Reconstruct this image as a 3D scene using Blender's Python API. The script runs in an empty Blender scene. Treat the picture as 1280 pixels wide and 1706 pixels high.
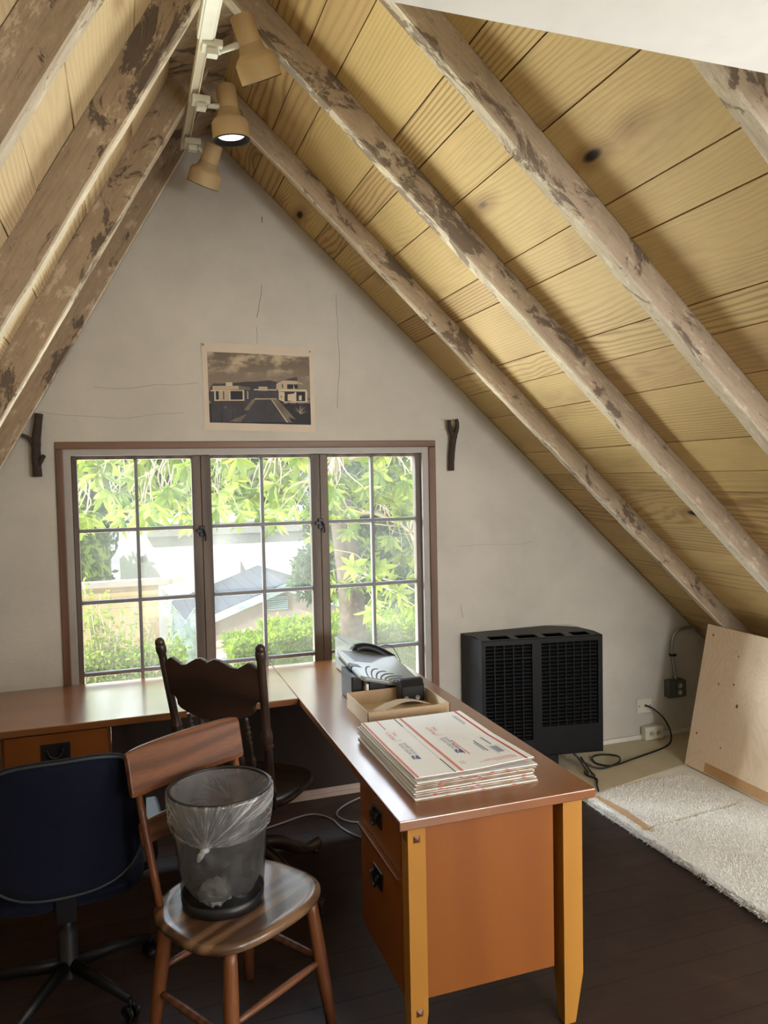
# tuning
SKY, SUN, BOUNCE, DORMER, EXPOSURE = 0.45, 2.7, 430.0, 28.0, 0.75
KNOTS = [(0.932, -0.507, 0.007), (0.614, -0.606, 0.006), (0.643, -0.712, 0.006), (0.512, -0.757, 0.010), (0.237, -0.503, 0.007), (0.209, -0.693, 0.005), (0.834, -0.713, 0.005), (0.37, -1.15, 0.012)]
CAMP = (0.2248, -4.0105, 1.7376)
CAMR = (-0.3263, -0.0455, 0.0202)
SKY_BOOST = 4.2
REAR = 85.0
SIDE = 1500.0
import bpy, bmesh, math, random
from mathutils import Vector, Matrix, noise as mnoise
R = random.Random(7)
scene = bpy.context.scene
COL = scene.collection
PI = math.pi
rad = math.radians

# ------------------------------------------------------------------ helpers
def link(o):
    COL.objects.link(o)
    return o

def tag(o, label=None, cat=None, group=None, kind=None):
    if label: o['label'] = label
    if cat: o['category'] = cat
    if group: o['group'] = group
    if kind: o['kind'] = kind
    return o

def thing(name, label, cat, loc=(0, 0, 0), rz=0.0, group=None):
    e = bpy.data.objects.new(name, None)
    e.empty_display_size = 0.1
    e.location = loc
    e.rotation_euler = (0, 0, rz)
    link(e)
    tag(e, label, cat, group)
    return e

def mat_of(o):
    return Matrix.Translation(o.location) @ o.rotation_euler.to_matrix().to_4x4()

class MB:
    def __init__(s):
        s.v = []; s.f = []; s.mi = []; s.sm = []
    def add(s, vs, fs, mi=0, sm=False):
        b = len(s.v)
        s.v.extend([tuple(v) for v in vs])
        for f in fs:
            s.f.append(tuple(b + i for i in f)); s.mi.append(mi); s.sm.append(sm)
        return s
    def bx(s, x0, x1, y0, y1, z0, z1, mi=0, M=None):
        vs = [(x, y, z) for z in (z0, z1) for y in (y0, y1) for x in (x0, x1)]
        if M is not None: vs = [M @ Vector(v) for v in vs]
        fs = [(0, 2, 3, 1), (4, 5, 7, 6), (0, 1, 5, 4), (2, 6, 7, 3), (0, 4, 6, 2), (1, 3, 7, 5)]
        return s.add(vs, fs, mi)
    def hexa(s, p, mi=0):
        # 8 corners in the order of bx
        fs = [(0, 2, 3, 1), (4, 5, 7, 6), (0, 1, 5, 4), (2, 6, 7, 3), (0, 4, 6, 2), (1, 3, 7, 5)]
        return s.add(p, fs, mi)
    def prism(s, poly, fn, w0, w1, mi=0, sm=False):
        n = len(poly)
        vs = [fn(u, v, w0) for u, v in poly] + [fn(u, v, w1) for u, v in poly]
        fs = [tuple(range(n - 1, -1, -1)), tuple(range(n, 2 * n))]
        s.add(vs, fs, mi)
        fs = [(i, (i + 1) % n, n + (i + 1) % n, n + i) for i in range(n)]
        b = len(s.v) - 2 * n
        for f in fs:
            s.f.append(tuple(b + i for i in f)); s.mi.append(mi); s.sm.append(sm)
        return s
    def tube(s, pts, r, n=12, mi=0, cap=True, sq=1.0, closed=False):
        pts = [Vector(p) for p in pts]
        m = len(pts)
        rs = r if isinstance(r, (list, tuple)) else [r] * m
        up = None; vs = []
        for i, p in enumerate(pts):
            if closed: t = pts[(i + 1) % m] - pts[i - 1]
            elif i == 0: t = pts[1] - p
            elif i == m - 1: t = p - pts[i - 1]
            else: t = pts[i + 1] - pts[i - 1]
            if t.length < 1e-9: t = Vector((0, 0, 1))
            t.normalize()
            if up is None:
                a = Vector((0, 0, 1)) if abs(t.z) < 0.9 else Vector((1, 0, 0))
                up = (a - t * a.dot(t)).normalized()
            else:
                up = (up - t * up.dot(t))
                up = up.normalized() if up.length > 1e-6 else Vector((1, 0, 0))
            w = t.cross(up)
            for k in range(n):
                an = 2 * PI * k / n
                vs.append(p + (up * math.cos(an) + w * math.sin(an) * sq) * rs[i])
        fs = []
        for i in range(m if closed else m - 1):
            j = (i + 1) % m
            for k in range(n):
                k2 = (k + 1) % n
                fs.append((i * n + k, i * n + k2, j * n + k2, j * n + k))
        b = len(s.v)
        s.add(vs, fs, mi, True)
        if cap and not closed:
            s.f.append(tuple(b + k for k in range(n - 1, -1, -1))); s.mi.append(mi); s.sm.append(False)
            s.f.append(tuple(b + (m - 1) * n + k for k in range(n))); s.mi.append(mi); s.sm.append(False)
        return s
    def lathe(s, prof, M=None, n=32, mi=0, sm=True):
        # prof: list of (r, z); r==0 allowed at ends
        vs = []; rows = []
        for r, z in prof:
            if r < 1e-7:
                rows.append([len(vs)]); vs.append(Vector((0, 0, z)))
            else:
                row = []
                for k in range(n):
                    a = 2 * PI * k / n
                    row.append(len(vs)); vs.append(Vector((r * math.cos(a), r * math.sin(a), z)))
                rows.append(row)
        fs = []
        for a, b in zip(rows, rows[1:]):
            for k in range(n):
                k2 = (k + 1) % n
                if len(a) == 1 and len(b) == 1: continue
                if len(a) == 1: fs.append((a[0], b[k], b[k2]))
                elif len(b) == 1: fs.append((a[k], b[0], a[k2]))
                else: fs.append((a[k], a[k2], b[k2], b[k]))
        if M is not None: vs = [M @ v for v in vs]
        return s.add(vs, fs, mi, sm)
    def sphere(s, c, r, n=16, m=10, mi=0, sc=(1, 1, 1)):
        prof = [(r * math.sin(PI * i / m), -r * math.cos(PI * i / m)) for i in range(m + 1)]
        prof[0] = (0, -r); prof[-1] = (0, r)
        M = Matrix.Translation(c) @ Matrix.Diagonal((sc[0], sc[1], sc[2], 1))
        return s.lathe(prof, M, n, mi)
    def torus(s, M, R0, r, n=32, m=10, mi=0):
        pts = [M @ Vector((R0 * math.cos(2 * PI * i / n), R0 * math.sin(2 * PI * i / n), 0)) for i in range(n)]
        return s.tube(pts, r, m, mi, closed=True)
    def build(s, name, mats, parent=None, loc=None, world=False, bevel=0, seg=2, rot=None):
        me = bpy.data.meshes.new(name)
        vs = s.v
        if parent is not None and world:
            inv = mat_of(root_of(parent)).inverted()
            vs = [inv @ Vector(v) for v in vs]
        if loc is not None:
            vs = [Vector(v) - Vector(loc) for v in vs]
        me.from_pydata([tuple(v) for v in vs], [], s.f)
        if not isinstance(mats, (list, tuple)): mats = [mats]
        for m in mats: me.materials.append(m)
        me.polygons.foreach_set('material_index', s.mi)
        me.polygons.foreach_set('use_smooth', s.sm)
        me.update()
        o = bpy.data.objects.new(name, me)
        if loc is not None: o.location = loc
        if parent is not None: o.parent = parent
        link(o)
        if bevel:
            md = o.modifiers.new('bevel', 'BEVEL')
            md.width = bevel; md.segments = seg; md.limit_method = 'ANGLE'; md.angle_limit = rad(40)
        return o

def root_of(o):
    while o.parent is not None: o = o.parent
    return o

def align(p0, p1):
    """matrix taking local z axis onto p0->p1 with origin p0"""
    p0 = Vector(p0); d = (Vector(p1) - p0)
    q = Vector((0, 0, 1)).rotation_difference(d.normalized())
    return Matrix.Translation(p0) @ q.to_matrix().to_4x4()

def smooth_path(pts, k=6):
    """Catmull-Rom"""
    P = [Vector(p) for p in pts]
    P = [P[0] * 2 - P[1]] + P + [P[-1] * 2 - P[-2]]
    out = []
    for i in range(1, len(P) - 2):
        a, b, c, d = P[i - 1], P[i], P[i + 1], P[i + 2]
        for j in range(k):
            t = j / k
            out.append(0.5 * ((2 * b) + (c - a) * t + (2 * a - 5 * b + 4 * c - d) * t * t + (3 * b - a - 3 * c + d) * t ** 3))
    out.append(P[-2])
    return out

# ------------------------------------------------------------------ node materials
class NT:
    def __init__(s, name):
        s.m = bpy.data.materials.new(name); s.m.use_nodes = True
        s.t = s.m.node_tree; s.t.nodes.clear()
        s.out = s.n('ShaderNodeOutputMaterial')
    def n(s, t, **kw):
        nd = s.t.nodes.new(t)
        for k, v in kw.items(): setattr(nd, k, v)
        return nd
    def l(s, a, b): s.t.links.new(a, b)
    def set(s, inp, v):
        if isinstance(v, bpy.types.NodeSocket): s.l(v, inp)
        else:
            if isinstance(v, (tuple, list)) and len(v) == 3 and inp.type == 'RGBA': v = (*v, 1)
            inp.default_value = v
    def math(s, op, a, b=None, c=None, clamp=False):
        nd = s.n('ShaderNodeMath', operation=op, use_clamp=clamp)
        s.set(nd.inputs[0], a)
        if b is not None: s.set(nd.inputs[1], b)
        if c is not None: s.set(nd.inputs[2], c)
        return nd.outputs[0]
    def vmath(s, op, a, b=None):
        nd = s.n('ShaderNodeVectorMath', operation=op)
        s.set(nd.inputs[0], a)
        if b is not None: s.set(nd.inputs[1], b)
        return nd.outputs[0]
    def obj(s): return s.n('ShaderNodeTexCoord').outputs['Object']
    def sep(s, v):
        nd = s.n('ShaderNodeSeparateXYZ'); s.l(v, nd.inputs[0]); return nd.outputs
    def comb(s, x, y, z):
        nd = s.n('ShaderNodeCombineXYZ')
        for i, v in enumerate((x, y, z)): s.set(nd.inputs[i], v)
        return nd.outputs[0]
    def map(s, v, sc=(1, 1, 1), loc=(0, 0, 0)):
        nd = s.n('ShaderNodeMapping'); s.l(v, nd.inputs[0])
        nd.inputs['Scale'].default_value = sc; nd.inputs['Location'].default_value = loc
        return nd.outputs[0]
    def noise(s, v, scale=5, detail=3, rough=0.5, dist=0.0, out='Fac'):
        nd = s.n('ShaderNodeTexNoise')
        if v is not None: s.l(v, nd.inputs['Vector'])
        s.set(nd.inputs['Scale'], scale); nd.inputs['Detail'].default_value = detail
        nd.inputs['Roughness'].default_value = rough; nd.inputs['Distortion'].default_value = dist
        return nd.outputs[out]
    def voro(s, v, scale=5, feature='F1', out='Distance', rnd=1.0):
        nd = s.n('ShaderNodeTexVoronoi', feature=feature)
        s.l(v, nd.inputs['Vector']); s.set(nd.inputs['Scale'], scale); nd.inputs['Randomness'].default_value = rnd
        return nd.outputs[out]
    def ramp(s, f, stops, interp='LINEAR'):
        nd = s.n('ShaderNodeValToRGB'); s.l(f, nd.inputs[0])
        cr = nd.color_ramp; cr.interpolation = interp
        while len(cr.elements) < len(stops): cr.elements.new(0.5)
        for e, (p, c) in zip(cr.elements, stops):
            e.position = p
            e.color = (*c, 1) if isinstance(c, (tuple, list)) and len(c) == 3 else ((c, c, c, 1) if not isinstance(c, (tuple, list)) else c)
        return nd.outputs[0]
    def mix(s, f, a, b, mode='MIX'):
        nd = s.n('ShaderNodeMix', data_type='RGBA', blend_type=mode)
        s.set(nd.inputs[0], f); s.set(nd.inputs[6], a); s.set(nd.inputs[7], b)
        return nd.outputs[2]
    def smooth(s, v, a, b, lo=0.0, hi=1.0):
        nd = s.n('ShaderNodeMapRange', interpolation_type='SMOOTHSTEP')
        s.set(nd.inputs[0], v); nd.inputs[1].default_value = a; nd.inputs[2].default_value = b
        nd.inputs[3].default_value = lo; nd.inputs[4].default_value = hi
        return nd.outputs[0]
    def bump(s, h, strength=0.3, dist=0.01):
        nd = s.n('ShaderNodeBump'); s.l(h, nd.inputs['Height'])
        nd.inputs['Strength'].default_value = strength; nd.inputs['Distance'].default_value = dist
        return nd.outputs[0]
    def island(s): return s.n('ShaderNodeNewGeometry').outputs['Random Per Island']
    def bsdf(s, col, rough=0.5, metal=0.0, normal=None, spec=0.5, coat=0.0, sheen=0.0, coatr=0.1, **kw):
        b = s.n('ShaderNodeBsdfPrincipled')
        s.set(b.inputs['Base Color'], col); s.set(b.inputs['Roughness'], rough); s.set(b.inputs['Metallic'], metal)
        b.inputs['Specular IOR Level'].default_value = spec
        b.inputs['Coat Weight'].default_value = coat; b.inputs['Coat Roughness'].default_value = coatr
        b.inputs['Sheen Weight'].default_value = sheen
        if normal is not None: s.l(normal, b.inputs['Normal'])
        for k, v in kw.items(): s.set(b.inputs[k], v)
        s.l(b.outputs[0], s.out.inputs[0])
        return b

def plain(name, col, rough=0.5, metal=0.0, var=0.06, vs=12.0, bump=0.0, bs=60.0, spec=0.5, coat=0.0, sheen=0.0):
    t = NT(name); o = t.obj()
    f = t.noise(o, vs, 3)
    c = t.mix(t.math('MULTIPLY', f, 1.0), tuple(x * (1 - var * 2) for x in col), tuple(min(1, x * (1 + var * 2)) for x in col))
    nm = t.bump(t.noise(o, bs, 4), bump, 0.002) if bump else None
    t.bsdf(c, rough, metal, nm, spec, coat, sheen)
    return t.m

def wood(name, dark, light, axis='y', ring=60.0, rough=0.4, coat=0.0, spec=0.5, island=False, fine=0.25, contrast=1.0, bump=0.08, wob=1.0, tone=0.25, coatr=0.12, cior=1.5):
    """timber grain running along the given object axis"""
    t = NT(name); o = t.obj()
    x, y, z = t.sep(o)
    if axis == 'y': a, b, c = y, x, z
    elif axis == 'x': a, b, c = x, y, z
    else: a, b, c = z, x, y
    if island:
        r = t.island()
        a = t.math('ADD', a, t.math('MULTIPLY', r, 31.7)); b = t.math('ADD', b, t.math('MULTIPLY', r, 17.3))
    v = t.comb(t.math('MULTIPLY', a, 0.16), b, c)
    warp = t.noise(v, 5.0, 2, 0.5)
    ph = t.math('ADD', t.math('MULTIPLY', t.math('ADD', b, t.math('MULTIPLY', c, 0.6)), ring), t.math('MULTIPLY', warp, ring * 0.16 * wob))
    s1 = t.math('MULTIPLY', t.math('ADD', t.math('SINE', ph), 1.0), 0.5)
    s1 = t.math('POWER', s1, 1.6)
    fv = t.comb(t.math('MULTIPLY', a, 0.04), b, c)
    fn = t.noise(fv, 260.0, 3, 0.6)
    g = t.math('ADD', t.math('MULTIPLY', s1, 0.6 * contrast), t.math('MULTIPLY', fn, fine * 2), None, True)
    col = t.mix(g, light, dark)
    blotch = t.noise(v, 3.0, 2)
    col = t.mix(t.smooth(blotch, 0.3, 0.75, 0.0, tone), col, dark, 'MULTIPLY' if False else 'MIX')
    if island:
        col = t.mix(t.math('MULTIPLY', r, 0.35), col, dark)
    nm = t.bump(g, bump, 0.002)
    bb = t.bsdf(col, rough, 0, nm, spec, coat, coatr=coatr)
    bb.inputs['Coat IOR'].default_value = cior
    return t.m
# ------------------------------------------------------------------ materials
def plaster(name, col, rough=0.35):
    t = NT(name); o = t.obj()
    n1 = t.noise(o, 2.2, 4, 0.6); n2 = t.noise(o, 14, 5, 0.65)
    c = t.mix(t.smooth(n1, 0.3, 0.7), tuple(k * 0.90 for k in col), tuple(min(1, k * 1.05) for k in col))
    c = t.mix(t.smooth(n2, 0.62, 0.8, 0, 0.25), c, tuple(k * 0.8 for k in col))
    # faint trowel ridges
    w = t.noise(t.map(o, (1, 1, 2.6)), 5.5, 4, 0.6, 1.2)
    rid = t.math('ABSOLUTE', t.math('SUBTRACT', w, 0.5))
    ridm = t.smooth(rid, 0.0, 0.02, 1.0, 0.0)
    h = t.math('ADD', t.math('MULTIPLY', n2, 0.6), t.math('MULTIPLY', ridm, 0.22))
    t.bsdf(c, 0.75, 0, t.bump(h, rough, 0.006), 0.25)
    return t.m

def board_mat(name, light, dark, warm):
    """fir sheathing: object x = across the boards, y = along them"""
    t = NT(name); o = t.obj(); r = t.island()
    x, y, z = t.sep(o)
    yy = t.math('ADD', y, t.math('MULTIPLY', r, 37.0)); xx = t.math('ADD', x, t.math('MULTIPLY', r, 3.7))
    kv = t.comb(t.math('MULTIPLY', xx, 3.4), t.math('MULTIPLY', yy, 1.25), 0.0)
    kd = t.voro(kv, 1.0)
    kfall = t.math('POWER', 2.718, t.math('MULTIPLY', t.math('MULTIPLY', kd, kd), -42.0))
    v = t.comb(xx, t.math('MULTIPLY', yy, 0.17), 0.0)
    warp = t.noise(v, 3.6, 4, 0.5, 0.4)
    ring = t.math('ADD', 150.0, t.math('MULTIPLY', t.math('FRACT', t.math('MULTIPLY', r, 7.31)), 330.0))
    amp = t.math('MULTIPLY', t.math('FRACT', t.math('MULTIPLY', r, 13.7)), 70.0)
    ph = t.math('ADD', t.math('MULTIPLY', xx, ring), t.math('MULTIPLY', warp, t.math('ADD', 10.0, amp)))
    ph = t.math('ADD', ph, t.math('MULTIPLY', kfall, 16.0))
    s1 = t.math('POWER', t.math('MULTIPLY', t.math('ADD', t.math('SINE', ph), 1.0), 0.5), 2.2)
    fine = t.noise(t.comb(xx, t.math('MULTIPLY', yy, 0.03), 0.0), 190.0, 3, 0.6)
    strength = t.math('ADD', 0.10, t.smooth(t.noise(v, 1.6, 3, 0.6), 0.42, 0.68, 0.0, 0.55))
    g = t.math('ADD', t.math('MULTIPLY', s1, strength), t.math('MULTIPLY', fine, 0.36), None, True)
    base = t.mix(t.math('FRACT', t.math('MULTIPLY', r, 5.77)), light, warm)
    col = t.mix(g, base, dark)
    blot = t.noise(t.comb(xx, t.math('MULTIPLY', yy, 0.5), 0.0), 3.2, 4, 0.6)
    col = t.mix(t.smooth(blot, 0.5, 0.78, 0, 0.55), col, (0.30, 0.185, 0.095))
    knot = t.smooth(kd, 0.045, 0.085, 1.0, 0.0)
    halo = t.smooth(kd, 0.06, 0.22, 0.55, 0.0)
    col = t.mix(halo, col, (0.24, 0.12, 0.05))
    col = t.mix(knot, col, (0.02, 0.012, 0.008))
    h = t.math('SUBTRACT', t.math('MULTIPLY', s1, -0.5), t.math('MULTIPLY', knot, 1.5))
    t.bsdf(col, 0.62, 0, t.bump(h, 0.25, 0.003), 0.3)
    return t.m

def rafter_mat(name, base, dark, pale):
    t = NT(name); o = t.obj()
    x, y, z = t.sep(o)
    v = t.comb(t.math('MULTIPLY', x, 0.45), y, z)
    n1 = t.noise(v, 7, 6, 0.7, 0.6); n2 = t.noise(v, 26, 6, 0.72); n3 = t.noise(t.comb(t.math('MULTIPLY', x, 0.08), y, z), 120, 3)
    c = t.mix(n2, tuple(k * 0.72 for k in base), tuple(k * 1.28 for k in base))
    c = t.mix(t.smooth(n1, 0.55, 0.60, 0, 0.85), c, dark)
    c = t.mix(t.smooth(n2, 0.56, 0.64, 0, 0.75), c, pale)
    c = t.mix(t.smooth(t.noise(v, 60, 5, 0.7), 0.6, 0.7, 0, 0.6), c, dark)
    c = t.mix(t.smooth(n3, 0.45, 0.8, 0, 0.35), c, dark)
    h = t.math('ADD', t.math('MULTIPLY', n2, 0.8), t.math('MULTIPLY', t.smooth(n1, 0.55, 0.62), -0.6))
    t.bsdf(c, 0.85, 0, t.bump(h, 0.7, 0.008), 0.15)
    return t.m

def floor_mat():
    t = NT('dark_floorboards'); o = t.obj(); r = t.island()
    x, y, z = t.sep(o)
    v = t.comb(t.math('MULTIPLY', t.math('ADD', x, t.math('MULTIPLY', r, 9.0)), 0.09), y, 0.0)
    n1 = t.noise(v, 34, 4, 0.6); n2 = t.noise(o, 3.0, 4, 0.6)
    c = t.mix(n1, (0.014, 0.0085, 0.0075), (0.050, 0.027, 0.020))
    c = t.mix(t.math('MULTIPLY', r, 0.5), c, (0.020, 0.011, 0.010))
    c = t.mix(t.smooth(n2, 0.56, 0.75, 0, 0.45), c, (0.075, 0.038, 0.024))
    ro = t.math('ADD', 0.34, t.math('MULTIPLY', t.noise(o, 7, 4, 0.6), 0.3))
    t.bsdf(c, ro, 0, t.bump(n1, 0.12, 0.002), 0.45)
    return t.m

M = {}
M['wall'] = plaster('wall_plaster', (0.555, 0.538, 0.492))
M['white_plaster'] = plaster('white_plaster', (0.93, 0.92, 0.90), 0.04)
M['boards_right'] = board_mat('fir_boards', (0.69, 0.53, 0.235), (0.28, 0.165, 0.065), (0.60, 0.43, 0.20))
M['boards_left'] = board_mat('pale_fir_boards', (0.80, 0.68, 0.44), (0.36, 0.235, 0.12), (0.74, 0.59, 0.37))
M['rafter_lit'] = rafter_mat('whitewashed_rafter_lit', (0.66, 0.59, 0.47), (0.24, 0.19, 0.15), (0.82, 0.77, 0.65))  # whitewashed underside, made paler to carry the window light in its colour
M['rafter'] = rafter_mat('weathered_rafter', (0.50, 0.41, 0.31), (0.17, 0.13, 0.105), (0.72, 0.64, 0.51))
M['rafter_left'] = rafter_mat('weathered_rafter_brown', (0.39, 0.30, 0.21), (0.11, 0.085, 0.075), (0.60, 0.50, 0.38))
M['floor'] = floor_mat()
M['crack'] = plain('crack_shadow', (0.26, 0.24, 0.21), 0.9)
M['oak_trim'] = wood('window_trim_oak', (0.09, 0.042, 0.024), (0.20, 0.105, 0.062), 'x', 70, 0.45)
M['oak_trim_v'] = wood('window_trim_oak_upright', (0.09, 0.042, 0.024), (0.20, 0.105, 0.062), 'z', 70, 0.45)
M['jamb'] = plain('grey_jamb_paint', (0.36, 0.345, 0.33), 0.5, var=0.05)
M['sash'] = wood('weathered_sash', (0.07, 0.052, 0.042), (0.19, 0.148, 0.118), 'z', 60, 0.55, fine=0.4)
M['muntin'] = plain('grey_muntin', (0.20, 0.20, 0.22), 0.5)
M['iron'] = plain('black_iron', (0.02, 0.02, 0.022), 0.42, 0.6)
M['cherry'] = wood('cherry_desktop', (0.17, 0.052, 0.012), (0.26, 0.092, 0.022), 'y', 26, 0.34, coat=1.0, cior=1.9, spec=0.5, fine=0.18, contrast=0.6, bump=0.02, coatr=0.19)
M['cherry_x'] = wood('cherry_desktop_across', (0.17, 0.052, 0.012), (0.26, 0.092, 0.022), 'x', 26, 0.34, coat=1.0, cior=1.9, spec=0.5, fine=0.18, contrast=0.6, bump=0.02, coatr=0.19)
M['cherry_panel'] = wood('cherry_panel', (0.175, 0.046, 0.005), (0.25, 0.078, 0.010), 'z', 30, 0.42, fine=0.16, contrast=0.55, bump=0.02)
M['maple_leg'] = wood('honey_leg', (0.33, 0.138, 0.017), (0.41, 0.19, 0.030), 'z', 40, 0.42, fine=0.12, contrast=0.4, bump=0.02)
M['peg'] = wood('square_peg', (0.10, 0.032, 0.010), (0.16, 0.055, 0.016), 'z', 60, 0.45)
M['black_metal'] = plain('black_enamel', (0.012, 0.012, 0.014), 0.38, 0.0, var=0.1, spec=0.5)
M['heater'] = plain('heater_black', (0.0035, 0.004, 0.0055), 0.42, 0.0, var=0.15, spec=0.22)
M['heater_dark'] = plain('heater_cavity', (0.004, 0.004, 0.004), 0.8)
M['oak_chair'] = wood('oak_chair', (0.12, 0.038, 0.014), (0.30, 0.112, 0.036), 'z', 90, 0.40, coat=0.08, fine=0.45, bump=0.12)
M['oak_rail'] = wood('oak_chair_rail', (0.11, 0.040, 0.018), (0.27, 0.108, 0.046), 'x', 130, 0.40, coat=0.1, fine=0.45, bump=0.12, wob=1.2)
M['oak_seat'] = wood('oak_chair_seat', (0.075, 0.036, 0.018), (0.34, 0.20, 0.105), 'x', 85, 0.33, coat=0.4, fine=0.45, wob=2.6, bump=0.25, contrast=1.3)
M['dark_oak'] = wood('dark_oak', (0.020, 0.011, 0.008), (0.055, 0.029, 0.018), 'x', 80, 0.38, coat=0.2, fine=0.3)
M['navy'] = plain('navy_upholstery', (0.0045, 0.0065, 0.0175), 0.85, var=0.2, vs=160, bump=0.5, bs=420, spec=0.15, sheen=0.03)
M['navy_edge'] = plain('navy_piping', (0.03, 0.034, 0.042), 0.6, spec=0.4)
M['black_plastic'] = plain('black_plastic', (0.008, 0.008, 0.009), 0.42, spec=0.3)
M['silver'] = plain('silver_grey_plastic', (0.24, 0.262, 0.245), 0.34, var=0.03, coat=0.1)
M['groove'] = plain('dark_groove', (0.02, 0.02, 0.02), 0.6)
M['button'] = plain('pale_button', (0.68, 0.68, 0.62), 0.45)
M['card'] = plain('brown_cardboard', (0.43, 0.31, 0.19), 0.8, var=0.05, vs=60)
M['card_in'] = plain('pale_cardboard', (0.60, 0.50, 0.36), 0.8, var=0.05, vs=40)
M['card_edge'] = plain('corrugated_edge', (0.36, 0.26, 0.17), 0.85, var=0.18, vs=220)
M['mailer'] = plain('white_printed_card', (0.86, 0.90, 0.93), 0.55, var=0.02)
M['ink_red'] = plain('red_ink', (0.52, 0.05, 0.06), 0.6)
M['ink_pale_red'] = plain('pale_red_ink', (0.66, 0.22, 0.20), 0.6)
M['ink_blue'] = plain('blue_ink', (0.08, 0.13, 0.30), 0.6)
M['slot'] = plain('slot_shadow', (0.02, 0.02, 0.025), 0.8)
M['paper'] = plain('aged_paper', (0.62, 0.55, 0.46), 0.8, var=0.05, vs=8)
M['bark'] = plain('dark_bark', (0.040, 0.027, 0.023), 0.85, var=0.4, vs=50, bump=0.8, bs=70)
M['bark_end'] = plain('cut_wood_end', (0.20, 0.12, 0.08), 0.8)
M['ivory'] = plain('ivory_plastic', (0.66, 0.63, 0.54), 0.45)
M['box_green'] = plain('grey_green_box', (0.085, 0.095, 0.085), 0.5, var=0.12)
M['conduit'] = plain('galvanised_conduit', (0.36, 0.36, 0.34), 0.35, 0.8)
M['cable'] = plain('black_cable', (0.010, 0.010, 0.010), 0.5)
M['grey_cable'] = plain('grey_cable', (0.28, 0.29, 0.30), 0.5)
M['track'] = plain('cream_track', (0.74, 0.70, 0.56), 0.4)
M['track_white'] = plain('white_track', (0.80, 0.81, 0.72), 0.4)
M['lamp'] = plain('tan_lamp_can', (0.56, 0.42, 0.235), 0.55, var=0.03)
M['lamp_band'] = plain('tan_lamp_band', (0.44, 0.33, 0.19), 0.55, var=0.03)
M['plywood'] = None
M['base_white'] = plain('white_baseboard', (0.66, 0.64, 0.60), 0.5)

def emit(name, col, st):
    t = NT(name); e = t.n('ShaderNodeEmission'); e.inputs[0].default_value = (*col, 1); e.inputs[1].default_value = st
    t.l(e.outputs[0], t.out.inputs[0]); return t.m
M['bulb'] = emit('lit_bulb', (1.0, 0.97, 0.90), 2.0)

def plywood_mat():
    t = NT('birch_plywood'); o = t.obj()
    x, y, z = t.sep(o)
    v = t.comb(x, y, t.math('MULTIPLY', z, 0.55))
    w = t.noise(v, 3.2, 3, 0.5, 0.6)
    s1 = t.math('POWER', t.math('MULTIPLY', t.math('ADD', t.math('SINE', t.math('MULTIPLY', w, 150.0)), 1.0), 0.5), 3.0)
    fine = t.noise(t.map(o, (1, 60, 4)), 6, 4)
    c = t.mix(t.math('MULTIPLY', s1, 0.35), (0.84, 0.68, 0.49), (0.66, 0.45, 0.27))
    c = t.mix(t.math('MULTIPLY', fine, 0.3), c, (0.88, 0.74, 0.56))
    n2 = t.noise(o, 1.6, 3)
    c = t.mix(t.smooth(n2, 0.4, 0.7, 0, 0.5), c, (0.86, 0.71, 0.60))
    kv = t.voro(t.map(o, (1, 2.6, 2.9)), 1.0)
    c = t.mix(t.smooth(kv, 0.03, 0.05, 1, 0), c, (0.22, 0.10, 0.045))
    t.bsdf(c, 0.5, 0, t.bump(s1, 0.05, 0.002), 0.4)
    return t.m
M['plywood'] = plywood_mat()
M['knot'] = plain('plywood_knot', (0.24, 0.11, 0.05), 0.7)
M['ply_edge'] = plain('plywood_edge', (0.30, 0.10, 0.035), 0.6, var=0.2, vs=90)

def glass_mat():
    t = NT('dusty_window_glass'); o = t.obj()
    tr = t.n('ShaderNodeBsdfTransparent'); tr.inputs[0].default_value = (0.97, 0.985, 0.98, 1)
    tl = t.n('ShaderNodeBsdfTranslucent'); tl.inputs[0].default_value = (0.96, 0.97, 0.95, 1)
    n1 = t.noise(o, 2.0, 4, 0.6); n2 = t.noise(o, 260.0, 3, 0.7)
    d = t.math('ADD', t.smooth(n1, 0.25, 0.8, 0.008, 0.034), t.smooth(n2, 0.55, 0.75, 0.0, 0.04))
    m1 = t.n('ShaderNodeMixShader'); t.l(d, m1.inputs[0]); t.l(tr.outputs[0], m1.inputs[1]); t.l(tl.outputs[0], m1.inputs[2])
    t.l(m1.outputs[0], t.out.inputs[0])
    return t.m
M['glass'] = glass_mat()

# ------------------------------------------------------------------ room dimensions
B, A = 0.9227, 4.12464          # right roof underside: z = A - B x
SL, CL = 1.756, 2.59918         # left roof underside:  z = CL + SL x
XR = (A - CL) / (B + SL); ZR = A - B * XR
YB = -6.3                       # rear wall
YD = -2.90                      # front edge of the flat rear ceiling
ZC = 2.45
WX0, WX1, WZ0, WZ1 = -0.052, 1.851, 0.36, 1.903    # window opening

def struct(o): return tag(o, kind='structure')

# gable wall with the window opening
def xz(y):
    return lambda u, v, w: (u, w, v)
mb = MB()
for poly in (
    [(-1.49, 0), (WX0, 0), (WX0, CL + SL * WX0)],
    [(WX0, 0), (WX1, 0), (WX1, WZ0), (WX0, WZ0)],
    [(WX0, WZ1), (WX1, WZ1), (WX1, A - B * WX1), (XR, ZR), (WX0, CL + SL * WX0)],
    [(WX1, 0), (4.46, 0), (WX1, A - B * WX1)]):
    mb.prism(poly, xz(0), 0.0, 0.16)
wall_far = struct(mb.build('wall_far', M['wall']))
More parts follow.
